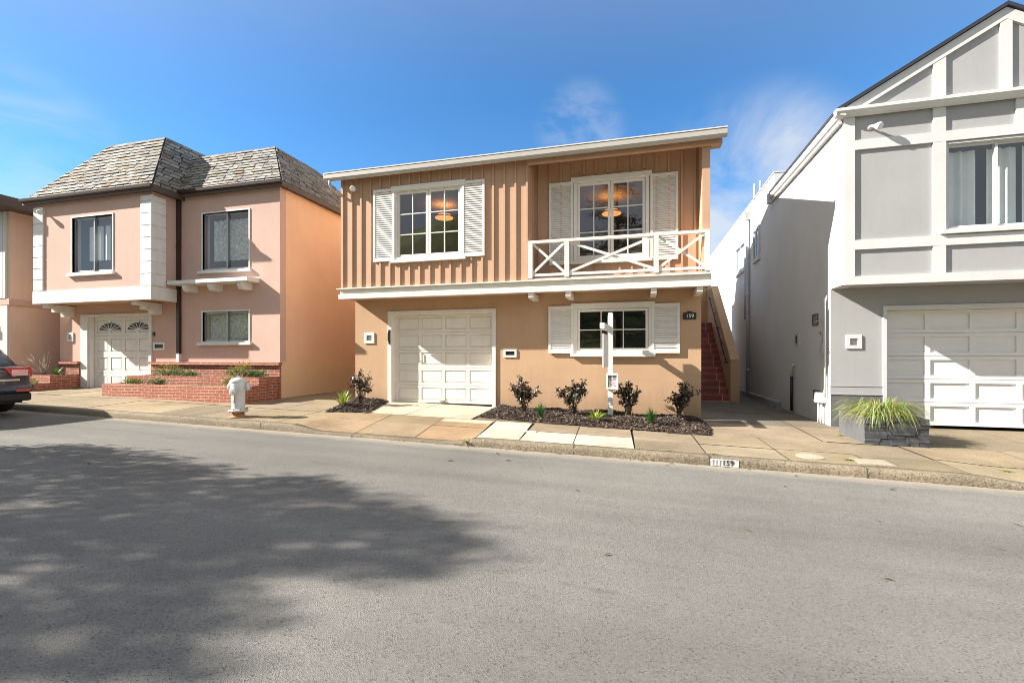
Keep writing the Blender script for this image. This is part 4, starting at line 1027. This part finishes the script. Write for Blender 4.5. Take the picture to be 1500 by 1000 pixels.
def bush(label, x, y, z, rx, ry, h, n_, cols, seed, size=.035, name='shrub', group='plants in the brick planters of the pink house', mat='leaf'):
    q = random.Random(seed); m = MB()
    t = thing(name, label, 'shrub', (x, y, z), group)
    s_ = MB()
    for i in range(9):
        a = q.uniform(0, 6.28); s_.tube([(x,y,z-.03),(x+math.cos(a)*rx*.35,y+math.sin(a)*ry*.35,z+h*.4),(x+math.cos(a)*rx*.75,y+math.sin(a)*ry*.75,z+h*q.uniform(.5,.9))], [.007,.005,.002], 4)
    s_.build('stem', M['bark'], t)
    cl = [(q.uniform(0,6.28), math.sqrt(q.random()), q.random()) for _ in range(max(5, n_//28))]
    for i in range(int(n_*1.6)):
        a, r, f = q.choice(cl); c = V(x+math.cos(a)*r*rx*.85, y+math.sin(a)*r*ry*.85, z+h*(.15+.75*f*(1-.6*r*r)))+V(q.gauss(0,rx*.16), q.gauss(0,ry*.16), q.gauss(0,h*.11))
        c.z = max(c.z, z+.005); k_ = (c.z-z)/h
        cc = cols[min(len(cols)-1, max(0, int(k_*len(cols)+q.gauss(0,.5))))]; m.tint = tuple(e*q.uniform(.65,1.35) for e in cc)
        m.leaf(c, V(q.gauss(0,1),q.gauss(0,1),q.gauss(.5,.7)), V(0,0,1), size*q.uniform(.7,1.4), size*.5)
    m.build('foliage', M[mat], t); return t
GR = [(.06,.15,.035),(.09,.22,.05),(.14,.30,.07)]; GY = [(.09,.18,.035),(.20,.24,.05),(.46,.34,.09)]; LM = [(.10,.20,.03),(.20,.32,.05),(.28,.38,.07)]
UZ, LZ = -.545, -.72
bush('rounded green shrub with golden tips at the garage end of the upper brick tier', -11.55, 9.15, UZ, .46, .26, .36, 1100, GY, 21, .03)
bush('low dark green shrub right of the golden tipped shrub on the upper brick tier', -10.95, 9.12, UZ, .42, .24, .22, 700, GR, 22)
bush('largest yellow brown shrub on the upper brick tier above the hydrant', -9.15, 9.12, UZ, .46, .28, .42, 1300, GY, 23)
bush('small vivid green shrub at the right end of the upper brick tier', -8.68, 9.12, UZ, .26, .2, .24, 600, GR, 24)
bush('flat green shrub at the left end of the lower brick tier', -11.85, 8.62, LZ, .50, .14, .20, 700, GY, 25)
bush('small dark green shrub in the middle of the lower brick tier', -11.15, 8.62, LZ, .28, .13, .22, 450, GR, 26)
bush('spiky olive shrub on the lower brick tier beside the hydrant', -8.98, 8.62, LZ, .26, .14, .26, 520, GY, 27)
bush('lime green shrub behind the parked car at the low brick planter', -15.45, 8.55, -.77, .22, .14, .22, 320, LM, 28)
def cover(label, x0, x1, y0, y1, z, n_, seed):
    q = random.Random(seed); m = MB()
    for i in range(n_):
        m.tint = tuple(e*q.uniform(.6,1.4) for e in q.choice(GY+LM))
        m.leaf(V(q.uniform(x0,x1), q.uniform(y0,y1), z+q.uniform(0,.05)), V(q.gauss(0,1),q.gauss(0,1),q.gauss(.6,.5)), V(0,0,1), q.uniform(.02,.05), .018)
    m.build('ground_cover', M['leaf'], kind='stuff', label=label)
cover('low green ground cover along the upper brick tier', -12.2, -8.6, 8.95, 9.35, -.56, 900, 31)
cover('patchy ground cover along the lower brick tier', -12.3, -8.6, 8.5, 8.78, -.735, 650, 32)
tuft('yucca', 'strappy dark green plant on the brick planter left of the pink garage', 'plant', -15.38, 9.12, 46, .30, .34, .03, [(.06,.15,.03),(.05,.12,.03),(.10,.2,.05)], 33, None, .35, -.56)
tuft('grass_tuft', 'pale yellow grass tuft on the low end of the left brick planter', 'plant', -15.2, 8.52, 40, .20, .12, .008, [(.45,.40,.12),(.4,.42,.14)], 34, None, .3, -.77)
q = random.Random(5); m = MB()
for i in range(26):
    a = q.uniform(2.2, 4.1); p = V(0,0,0); d = V(math.cos(a)*.5, q.uniform(-.25,.15), q.uniform(.25,.9)).normalized(); pts = [p]
    for k_ in range(4):
        p = p+d*q.uniform(.12,.22); d = (d+V(q.gauss(0,.25),q.gauss(0,.2),q.gauss(0,.2))).normalized(); pts.append(p)
    m.tube(pts, [.008,.006,.005,.004,.002], 4)
tw = m.build('twig_bush', plain('dry_twig', (.36,.27,.20), .9, .2, 10)); tw.location = (-15.75, 9.1, -.56)
tw['label'] = 'leafless dry twig bush against the beige wall at the left'; tw['category'] = 'shrub'

# ------------------------------------------------------------------ grey planter with ornamental grass
px0, px1, py0, py1 = 3.43, 4.27, 8.40, 9.35; pz = gz(3.8, 8.8)
LP = thing('stone_planter', 'dark grey stone planter at the corner of the grey house', 'planter', (3.85, 8.9, pz))
m = MB(); m.tint = (1,1,1); m.wall(lambda a, b, d: Vector((px0+d, a, b)), py0+.03, py1, pz-.12, -.955, [], .09); m.box(px0+.0905, px1, py1-.09, py1, pz-.12, -.955); m.box(px1-.09, px1, py0+.07, py1-.0905, pz-.12, -.955)
m.build('planter_wall', M['planterside'], LP, bevel=.006)
m = MB(); m.box(px0+.0905, px1-.0905, py0+.03, py0+.10, pz-.12, -.962)
z = pz-.12; rowh = [.062,.05,.058,.045,.06,.052,.05,.06,.045,.055]; i = 0
while z < -.965:
    h_ = min(rowh[i % 10], -.957-z); x = px0; i += 1
    while x < px1-.01:
        l = min(R.uniform(.10,.34), px1-x); l = px1-x if px1-x-l < .06 else l
        v = R.uniform(.75,1.35); m.tint = (v,v,v*1.02); yo = R.uniform(-.022,.004)
        m.box(x+.001, x+l-.001, py0+yo, py0+.0295, z+.001, z+h_-.001); x += l
    z += h_
m.build('ledgestone_face', M['ledge'], LP)
m = MB(); m.box(px0+.091, px1-.091, py0+.101, py1-.091, pz-.1, -1.01); m.build('soil', M['soil'], LP)
q = random.Random(77); m = MB(); OG = [(.26,.31,.06),(.20,.27,.05),(.36,.37,.12),(.13,.20,.04),(.52,.50,.27)]
for i in range(1500):
    cx, cy = q.uniform(-.26,.30), q.uniform(-.34,.30); a = math.atan2(cy, cx)+q.gauss(0,.7)
    d = V(math.cos(a), math.sin(a)*.9, 0); l = q.uniform(.34,.64); out = q.uniform(.18,.62)*(1.15 if q.random() < .3 else 1); b = V(cx*.75, cy*.75, 0)
    m.tint = tuple(e*q.uniform(.75,1.2) for e in q.choice(OG)); sd = V(-d.y, d.x, 0); w0 = q.uniform(.006,.011); pts = []
    up = l*q.uniform(.6,.95); fall = q.uniform(.3,1.15)*up
    for k_ in range(8):
        f = k_/7; pts.append(b+d*out*(f**1.15)+V(0,0,up*1.9*f-(up*1.15+fall)*f*f))
    for k_ in range(7):
        wa, wb = w0*(1-k_/7)**.5/1.6, w0*(1-(k_+1)/7)**.5/1.6
        m.face([pts[k_]-sd*wa, pts[k_]+sd*wa, pts[k_+1]+sd*wb, pts[k_+1]-sd*wb])
o = m.build('ornamental_grass', M['leaf']); o.location = (3.84, 8.86, -1.005); o['label'] = 'arching yellow green ornamental grass growing in the grey stone planter'; o['category'] = 'grass'

# ------------------------------------------------------------------ small things on the pavement
def disc(name, label, cat, x, y, rx, ry, mat, lift=.008, n_=22, rect=False):
    m = MB()
    pts = [(x+rx*math.cos(6.2832*i/n_), y+ry*math.sin(6.2832*i/n_)) for i in range(n_)] if not rect else [(x-rx,y-ry),(x+rx,y-ry),(x+rx,y+ry),(x-rx,y+ry)]
    m.prism([(a, b, gz(a, b)-.01) for a, b in pts], (0,0,.01+lift))
    o = m.build(name, mat); o['label'] = label; o['category'] = cat; return o
PC = concrete('pale_patch', (.46,.40,.31), False, .25)
disc('utility_cover', 'pale oval utility cover in the pavement right of the kerb number', 'utility cover', 2.28, 7.15, .17, .16, PC)
disc('utility_cover', 'pale rectangular utility cover in the pavement left of the weed by the grey house', 'utility cover', 2.98, 7.08, .20, .15, PC, rect=True)
disc('vent_cover', 'small grey metal cover in the white pavement slab below the tan house', 'utility cover', -1.70, 7.55, .10, .035, M['meter'], .012, rect=True)
kx0, kx1 = .955, 1.30
K = thing('house_number', 'white patch with the number 159 painted on the kerb', 'sign', ((kx0+kx1)/2, KY, gz(1.12, 6.83)))
m = MB()
zt = lambda x: zr(x)+hw(x,6.83)
m.hexa([(kx0,KY-.016,zr(kx0)+.006),(kx1,KY-.016,zr(kx1)+.006),(kx1,KY-.004,zr(kx1)+.006),(kx0,KY-.004,zr(kx0)+.006),(kx0,KY-.012,zt(kx0)-.018),(kx1,KY-.012,zt(kx1)-.018),(kx1,KY+.0,zt(kx1)-.018),(kx0,KY+.0,zt(kx0)-.018)])
m.build('painted_patch', M['number'], K)
m = MB()
for x in (.975, 1.015, 1.06): m.box(x, x+.012, KY-.019, KY-.0163, zr(x)+.015, zr(x)+.09)
m.build('faded_mark', M['meter'], K)
text_mesh('159', .098, .002, Matrix.Translation((1.165, KY-.017, zr(1.165)+.052)) @ Matrix.Rotation(.025,4,'Y') @ FRONT, 'number', M['plastic'], K)
WG = 'weeds in the pavement joints'
for x, y, n_, h, lb in ((2.72,7.10,60,.05,'low green weed in the pavement in front of the grey stone planter'), (4.55,7.35,50,.045,'low green weed near the right edge of the picture in front of the grey garage'),
        (1.02,6.86,46,.04,'yellowish weed along the kerb top above the painted number'), (.45,6.86,40,.035,'yellowish weed on the kerb joint left of the painted number'), (-4.35,6.70,46,.04,'green weed in the gutter at the middle of the tan house driveway'),
        (-2.52,6.64,50,.06,'green weed in the gutter where the raised kerb begins by the driveway'), (3.33,9.0,40,.07,'green weed against the left side of the grey stone planter'), (.05,6.88,30,.03,'thin yellowish weed at the end of the white pavement slab')):
    tuft('weed', lb, 'weed', x, y, n_, h, .10, .007, YG, int(x*100), WG, .7, gz(x, y)-.005)
LG = 'dry leaves and scraps scattered on the road'
q = random.Random(9)
spots = [(.90,4.26),(.25,2.42),(1.62,5.85),(2.79,6.16),(-1.64,5.95),(-1.15,5.71),(-6.24,4.01),(-2.35,5.68),(-.2,3.4),(1.6,3.6),(3.3,5.2),(-.6,4.9),(2.1,4.9),(-1.9,6.3),(.4,6.45),(1.9,6.45),(-.3,6.5)]
for x, y in spots:
    m = MB(); l = q.uniform(.02,.05); a = q.uniform(0, 6.28); d = V(math.cos(a), math.sin(a), .1); s_ = V(-d.y, d.x, .3)*l*.35
    m.prism([d*-l, s_*1.0, d*l, s_*-.7+V(0,0,.01)], (0,0,.003))
    o = m.build('fallen_leaf', M['bark']); o.location = (x, y, zr(x)+.006); o['label'] = 'small dry brown leaf lying on the sunlit asphalt'; o['category'] = 'leaf'; o['group'] = LG
for i in range(44):
    x = q.gauss(-.6, 1.6) if i < 34 else q.uniform(-4, 3.5); y = KY-.02-abs(q.gauss(0,.05))
    m = MB(); l = q.uniform(.012,.03); a = q.uniform(0, 6.28); d = V(math.cos(a), math.sin(a), .2); s_ = V(-d.y, d.x, .3)*l*.4
    m.prism([d*-l, s_, d*l, s_*-.8+V(0,0,.012)], (0,0,.003))
    o = m.build('fallen_leaf', M['bark']); o.location = (x, y, zr(x)+.008); o['label'] = 'tiny brown leaf scrap lying in the gutter against the kerb'; o['category'] = 'leaf'; o['group'] = 'leaf litter in the gutter'
m = MB(); m.tube([(0,0,0),(.05,-.05,.003),(.09,-.11,.0)], .0018, 4); o = m.build('twig', M['bark']); o.location = (2.66,4.55,zr(2.7)+.006); o['label'] = 'thin dry twig lying on the asphalt at the right'; o['category'] = 'twig'

# ------------------------------------------------------------------ parked car (local axes: +x is the rear)
C = thing('parked_car', 'dark blue hatchback parked at the kerb on the left edge', 'car', (-13.40, 5.42, zr(-13.40)+.03), None, (0, math.atan(.025), 0))
def loft(mb, st, prof):
    rings = []
    for s_ in st: rings.append([Vector((s_[0], a*s_[1], s_[2]+(s_[3]-s_[2])*b)) for a, b in prof])
    n_ = len(prof)
    for r0, r1 in zip(rings, rings[1:]):
        for k_ in range(n_): mb.face([r0[k_], r1[k_], r1[(k_+1) % n_], r0[(k_+1) % n_]])
    mb.face(rings[0]); mb.face(rings[-1][::-1])
bp = [(-.80,0),(-.96,.10),(-1.0,.30),(-.99,.62),(-.97,.86),(-.88,1.0),(.88,1.0),(.97,.86),(.99,.62),(1.0,.30),(.96,.10),(.80,0)]
m = MB(); m.smooth = True
loft(m, [(2.20,.72,.40,.84),(2.17,.80,.34,.90),(2.08,.86,.30,.93),(1.85,.885,.26,.96),(1.3,.89,.25,.97),(0,.895,.24,.95),(-1.2,.885,.24,.92),(-1.75,.86,.25,.84),(-2.05,.78,.30,.74),(-2.18,.66,.36,.64)], bp)
body = m.build('body', M['car'], C, True, weld=True)
m = MB(); m.smooth = True
loft(m, [(2.00,.76,.90,.955),(1.62,.74,.90,1.27),(1.25,.70,.90,1.43),(.6,.69,.90,1.48),(-.2,.69,.90,1.46),(-.75,.72,.9,1.22),(-1.15,.76,.88,.93)], [(-1.06,0),(-1.0,.35),(-.90,.85),(-.82,1.0),(.82,1.0),(.90,.85),(1.0,.35),(1.06,0)])
cab = m.build('cabin', M['car'], C, True, weld=True)
m = MB()
m.hexa([(1.985,-.60,.985),(1.985,.60,.985),(1.97,.6,.98),(1.97,-.6,.98),(1.655,-.56,1.262),(1.655,.56,1.262),(1.63,.56,1.25),(1.63,-.56,1.25)]); m.build('rear_window', M['darkglass'], cab, True)
for sg in (-1, 1):
    m = MB(); m.prism([(1.45,sg*.752,.985),(1.15,sg*.745,1.30),(-.55,sg*.70,1.32),(-1.0,sg*.78,.985)], (0,sg*.012,0)); m.build('side_window', M['darkglass'], cab, True)
m = MB(); m.box(1.85,2.235,-.80,.80,.28,.428); m.build('bumper_trim', M['plastic'], body, True, bevel=.03)
m = MB(); m.box(2.205,2.225,-.27,.27,.615,.655); m.build('number_plate', M['paper'], body, True)
m = MB(); m.box(2.19,2.218,-.62,.62,.662,.695); m.build('chrome_strip', M['alloy'], body, True)
for sg in (-1, 1):
    m = MB(); m.prism([(2.20,sg*.46,.80),(2.19,sg*.38,.90),(2.17,sg*.74,.915),(2.04,sg*.862,.91),(1.86,sg*.892,.90),(1.90,sg*.892,.80),(2.06,sg*.868,.735),(2.185,sg*.76,.725),(2.195,sg*.52,.735)], (.022,sg*.012,0)); tl = m.build('taillight', M['redlens'], C, True)
    m = MB(); m.box(2.196,2.222,min(sg*.50,sg*.74),max(sg*.50,sg*.74),(.755),.87); m.build('reverse_lamp', M['clearlens'], tl, True)
    m = MB(); m.box(2.20,2.262,min(sg*.55,sg*.76),max(sg*.55,sg*.76),.46,.505); m.build('reflector', M['redlens'], C, True)
for wx in (-1.33, 1.33):
    for sg in (-1, 1):
        m = MB(); m.lathe((wx,sg*.69,.325), [(.20,0),(.315,.005),(.325,.05),(.325,.16),(.31,.195),(.21,.20)], 28, (0,sg,0)); wl = m.build('wheel', M['rubber'], C, True)
        m = MB(); m.lathe((wx,sg*.86,.325), [(.205,0),(.2,.012),(.05,.02)], 20, (0,sg,0)); m.build('rim', M['alloy'], wl, True)
m = MB(); m.box(1.5,2.15,-.7,.7,.24,.32); m.build('underbody', M['plastic'], C, True)
m = MB(); m.box(2.0,2.255,-.84,.84,.43,.60); m.build('bumper', M['car'], body, True, bevel=.06)
for sg in (-1, 1):
    m = MB(); m.lathe((-.75,sg*.88,.98), [(.02,0),(.09,.03),(.10,.12),(.05,.16)], 12, (0,sg,0)); m.build('side_mirror', M['car'], C, True)

# ------------------------------------------------------------------ trees across the street (they cast the shadow on the road and show in the panes)
SUN = V(1.69, .57, -1.126)
POLY = [(-12,4.0),(-8.16,4.21),(-7.48,4.72),(-6.48,4.64),(-5.5,4.5),(-4.53,4.37),(-4.47,3.96),(-3.37,4.48),(-2.93,4.17),(-1.98,3.83),(-1.61,3.6),(-1.03,3.23),(-1.26,2.82),(-1.69,2.54),(-2.09,2.55),(-2.15,2.22),(-2.0,1.98),(-2.15,1.72),(-1.8,1.6),(-2.58,1.33),(-3.5,.7),(-6,-.1),(-12,-.3)]
GAP = [(-2.24,2.66,.32,.10),(-5.09,2.85,.5,.22),(-4.48,2.55,.45,.12),(-3.6,1.92,.5,.15),(-2.72,1.66,.3,.14),(-4.21,4.02,.6,.10),(-5.76,4.38,.5,.09),(-3.9,2.25,.3,.1),(-2.9,2.1,.25,.09),(-6.2,3.2,.5,.2)]
TX, TY = -13.6, -.6; tz = zr(TX)
t = thing('tree', 'broad leafy tree across the street whose shadow lies on the asphalt', 'tree', (TX, TY, tz), 'trees on the far side of the street')
q = random.Random(3); lf = MB(); cents = []
LC = [(.05,.10,.025),(.07,.13,.03),(.04,.08,.02)]
GAP = GAP[:8]
st_ = .135; nx_ = int(11/st_); ny_ = int(5.1/st_)
for i in range(nx_):
    for j in range(ny_):
        xs_, ys_ = -12+(i+q.random())*st_, -.3+(j+q.random())*st_
        if not inpoly(xs_, ys_, POLY): continue
        if any(((xs_-a)/c)**2+((ys_-b)/d)**2 < .55 for a, b, c, d in GAP): continue
        if math.sin(xs_*2.3+1.1*math.sin(ys_*3))*math.sin(ys_*7.1+xs_*.8) > .90+.05*q.random(): continue
        h_ = max(1.7, (xs_-TX)/1.5+q.gauss(0,.7)); k_ = h_/1.126
        cents.append(V(xs_-1.69*k_, ys_-.57*k_, zr(xs_)+h_))
for c in cents:
    for i in range(17):
        p = c+V(q.gauss(0,.11), q.gauss(0,.08), q.gauss(0,.08)); lf.tint = tuple(e*q.uniform(.7,1.3) for e in q.choice(LC))
        lf.leaf(p, V(q.gauss(0,1),q.gauss(0,1),q.gauss(0,.7)), V(q.gauss(0,.4),q.gauss(0,.4),1), q.uniform(.08,.15), q.uniform(.05,.08))
lf.build('crown', M['leaf'], t)
tr = MB(); tr.tube([(TX,TY,tz-.1),(TX+.05,TY,tz+2),(TX-.05,TY+.1,tz+4.5),(TX,TY,tz+7.6)], [.22,.18,.13,.04], 10)
for c in cents[::28]:
    b = V(TX, TY, tz+max(1.6, (c.z-tz)*.75)); tr.tube([b, b.lerp(c,.5)+V(0,0,.15), c], [.05,.03,.012], 5)
tr.build('trunk', M['bark'], t)
def far_tree(label, x, y, h, r, seed, z=None):
    q = random.Random(seed); z0 = zr(x)-.1 if z is None else z; t = thing('tree', label, 'tree', (x, y, z0), 'trees on the far side of the street')
    m = MB(); tr = MB(); tr.tube([(x,y,z0),(x+.1,y,z0+h*.5),(x,y,z0+h*.92)], [.28,.18,.05], 8)
    for i in range(80):
        f = q.uniform(.12,1); a = q.uniform(0,6.28); rr = r*(1-f*.75)*q.uniform(.5,1.05); c0 = V(x,y,z0+h*f*.92); c1 = c0+V(math.cos(a)*rr, math.sin(a)*rr, -rr*.12+q.uniform(0,.3)); tr.tube([c0, c1], [.05,.015], 4)
        for k_ in range(70):
            u_ = q.uniform(.25,1.05); p = c0.lerp(c1, u_)+V(q.gauss(0,.22), q.gauss(0,.22), q.gauss(0,.13)); m.tint = tuple(e*q.uniform(.6,1.2) for e in ((.03,.055,.02)))
            m.leaf(p, V(q.gauss(0,1),q.gauss(0,1),q.gauss(0,.5)), V(0,0,1), q.uniform(.15,.30), q.uniform(.06,.11))
    m.build('crown', M['leaf'], t); tr.build('trunk', M['bark'], t)
far_tree('tall dark conifer mirrored in the balcony window', -1.2, -9.5, 14, 5.2, 41)
far_tree('dark conifer mirrored at the left of the balcony window', -5.0, -12, 11, 3.0, 42)
# ------------------------------------------------------------------ light, sky, camera
el = math.atan2(1.126, math.hypot(1.69, .57)); az = math.atan2(-1.69, -.57)
W = bpy.data.worlds.new('World'); sc.world = W; W.use_nodes = True
nt = W.node_tree; bg = nt.nodes['Background']
sky = nt.nodes.new('ShaderNodeTexSky'); sky.sky_type = 'NISHITA'; sky.sun_disc = False
sky.sun_elevation = el; sky.sun_rotation = az % (2*math.pi); sky.altitude = 1500; sky.air_density = AIR; sky.dust_density = 0; sky.ozone_density = OZ
tc = nt.nodes.new('ShaderNodeTexCoord')
def cirrus(center, width, scale, stretch, thr, rotz=0):
    mp = nt.nodes.new('ShaderNodeMapping'); mp.inputs['Scale'].default_value = stretch; mp.inputs['Rotation'].default_value = (0, 0, rotz)
    nt.links.new(tc.outputs['Generated'], mp.inputs[0])
    n_ = N(nt, 'ShaderNodeTexNoise'); n_.inputs['Scale'].default_value = scale; n_.inputs['Detail'].default_value = 7; n_.inputs['Roughness'].default_value = .58; n_.inputs['Distortion'].default_value = .6
    nt.links.new(mp.outputs[0], n_.inputs['Vector'])
    f = ramp(nt, n_.outputs['Fac'], [(thr, 0.0), (thr+.30, 1.0)]).outputs[0]
    d = N(nt, 'ShaderNodeVectorMath', operation='DOT_PRODUCT'); nt.links.new(tc.outputs['Generated'], d.inputs[0]); d.inputs[1].default_value = Vector(center).normalized()
    r_ = N(nt, 'ShaderNodeMapRange'); r_.interpolation_type = 'SMOOTHERSTEP'; r_.inputs[1].default_value = math.cos(rad(width)); r_.inputs[2].default_value = math.cos(rad(width*.15)); nt.links.new(d.outputs['Value'], r_.inputs[0])
    mu = N(nt, 'ShaderNodeMath', operation='MULTIPLY'); nt.links.new(f, mu.inputs[0]); nt.links.new(r_.outputs[0], mu.inputs[1]); return mu.outputs[0]
hs = N(nt, 'ShaderNodeHueSaturation'); hs.inputs['Saturation'].default_value = SAT; hs.inputs['Value'].default_value = VAL
nt.links.new(sky.outputs[0], hs.inputs['Color'])
c = hs.outputs[0]
for args, amt in CLOUDS:
    f = cirrus(*args); mu = N(nt, 'ShaderNodeMath', operation='MULTIPLY'); nt.links.new(f, mu.inputs[0]); mu.inputs[1].default_value = amt
    c = mix(nt, mu.outputs[0], c, CLOUDC)
# broad thin cloud added behind the camera as neutral fill light; shows in the panes
d = N(nt, 'ShaderNodeVectorMath', operation='DOT_PRODUCT'); nt.links.new(tc.outputs['Generated'], d.inputs[0]); d.inputs[1].default_value = V(.1, -.6, .85).normalized()
mr = N(nt, 'ShaderNodeMapRange'); mr.interpolation_type = 'SMOOTHSTEP'; mr.inputs[1].default_value = -.15; mr.inputs[2].default_value = .55; nt.links.new(d.outputs['Value'], mr.inputs[0])
mp = nt.nodes.new('ShaderNodeMapping'); mp.inputs['Scale'].default_value = (1, 1, 2.2); nt.links.new(tc.outputs['Generated'], mp.inputs[0])
nn = noise(nt, mp.outputs[0], 2.4, 7, .55)
f = ramp(nt, nn, [(.28, .62), (.62, 1.0)]).outputs[0]
mu = N(nt, 'ShaderNodeMath', operation='MULTIPLY'); nt.links.new(f, mu.inputs[0]); nt.links.new(mr.outputs[0], mu.inputs[1])
c = mix(nt, mu.outputs[0], c, CLOUDFILL)
nt.links.new(c, bg.inputs['Color']); bg.inputs['Strength'].default_value = SKYS
L = bpy.data.lights.new('sun', 'SUN'); L.energy = SUNE; L.angle = rad(.53); L.color = (1.0, .94, .85)
so = bpy.data.objects.new('sun', L); col.objects.link(so); so.rotation_euler = SUN.to_track_quat('-Z', 'Y').to_euler(); so.location = (-20, -8, 15)
cam = bpy.data.cameras.new('camera'); co = bpy.data.objects.new('camera', cam); col.objects.link(co)
cam.sensor_width = 36; cam.lens = 36*681/1500; cam.shift_y = 21/1500; cam.clip_end = 1000; cam.clip_start = .05
co.location = (0, 0, 0); co.rotation_euler = (rad(90), 0, rad(14.96)); sc.camera = co
sc.view_settings.view_transform = 'Standard'; sc.view_settings.look = 'None'; sc.view_settings.exposure = EXPO; sc.view_settings.gamma = 1
sc.cycles.use_denoising = True; sc.cycles.pixel_filter_type = 'BLACKMAN_HARRIS'; sc.cycles.filter_width = .95; sc.cycles.max_bounces = 8; sc.cycles.diffuse_bounces = 4; sc.cycles.transparent_max_bounces = 12; sc.cycles.caustics_reflective = False; sc.cycles.caustics_refractive = False
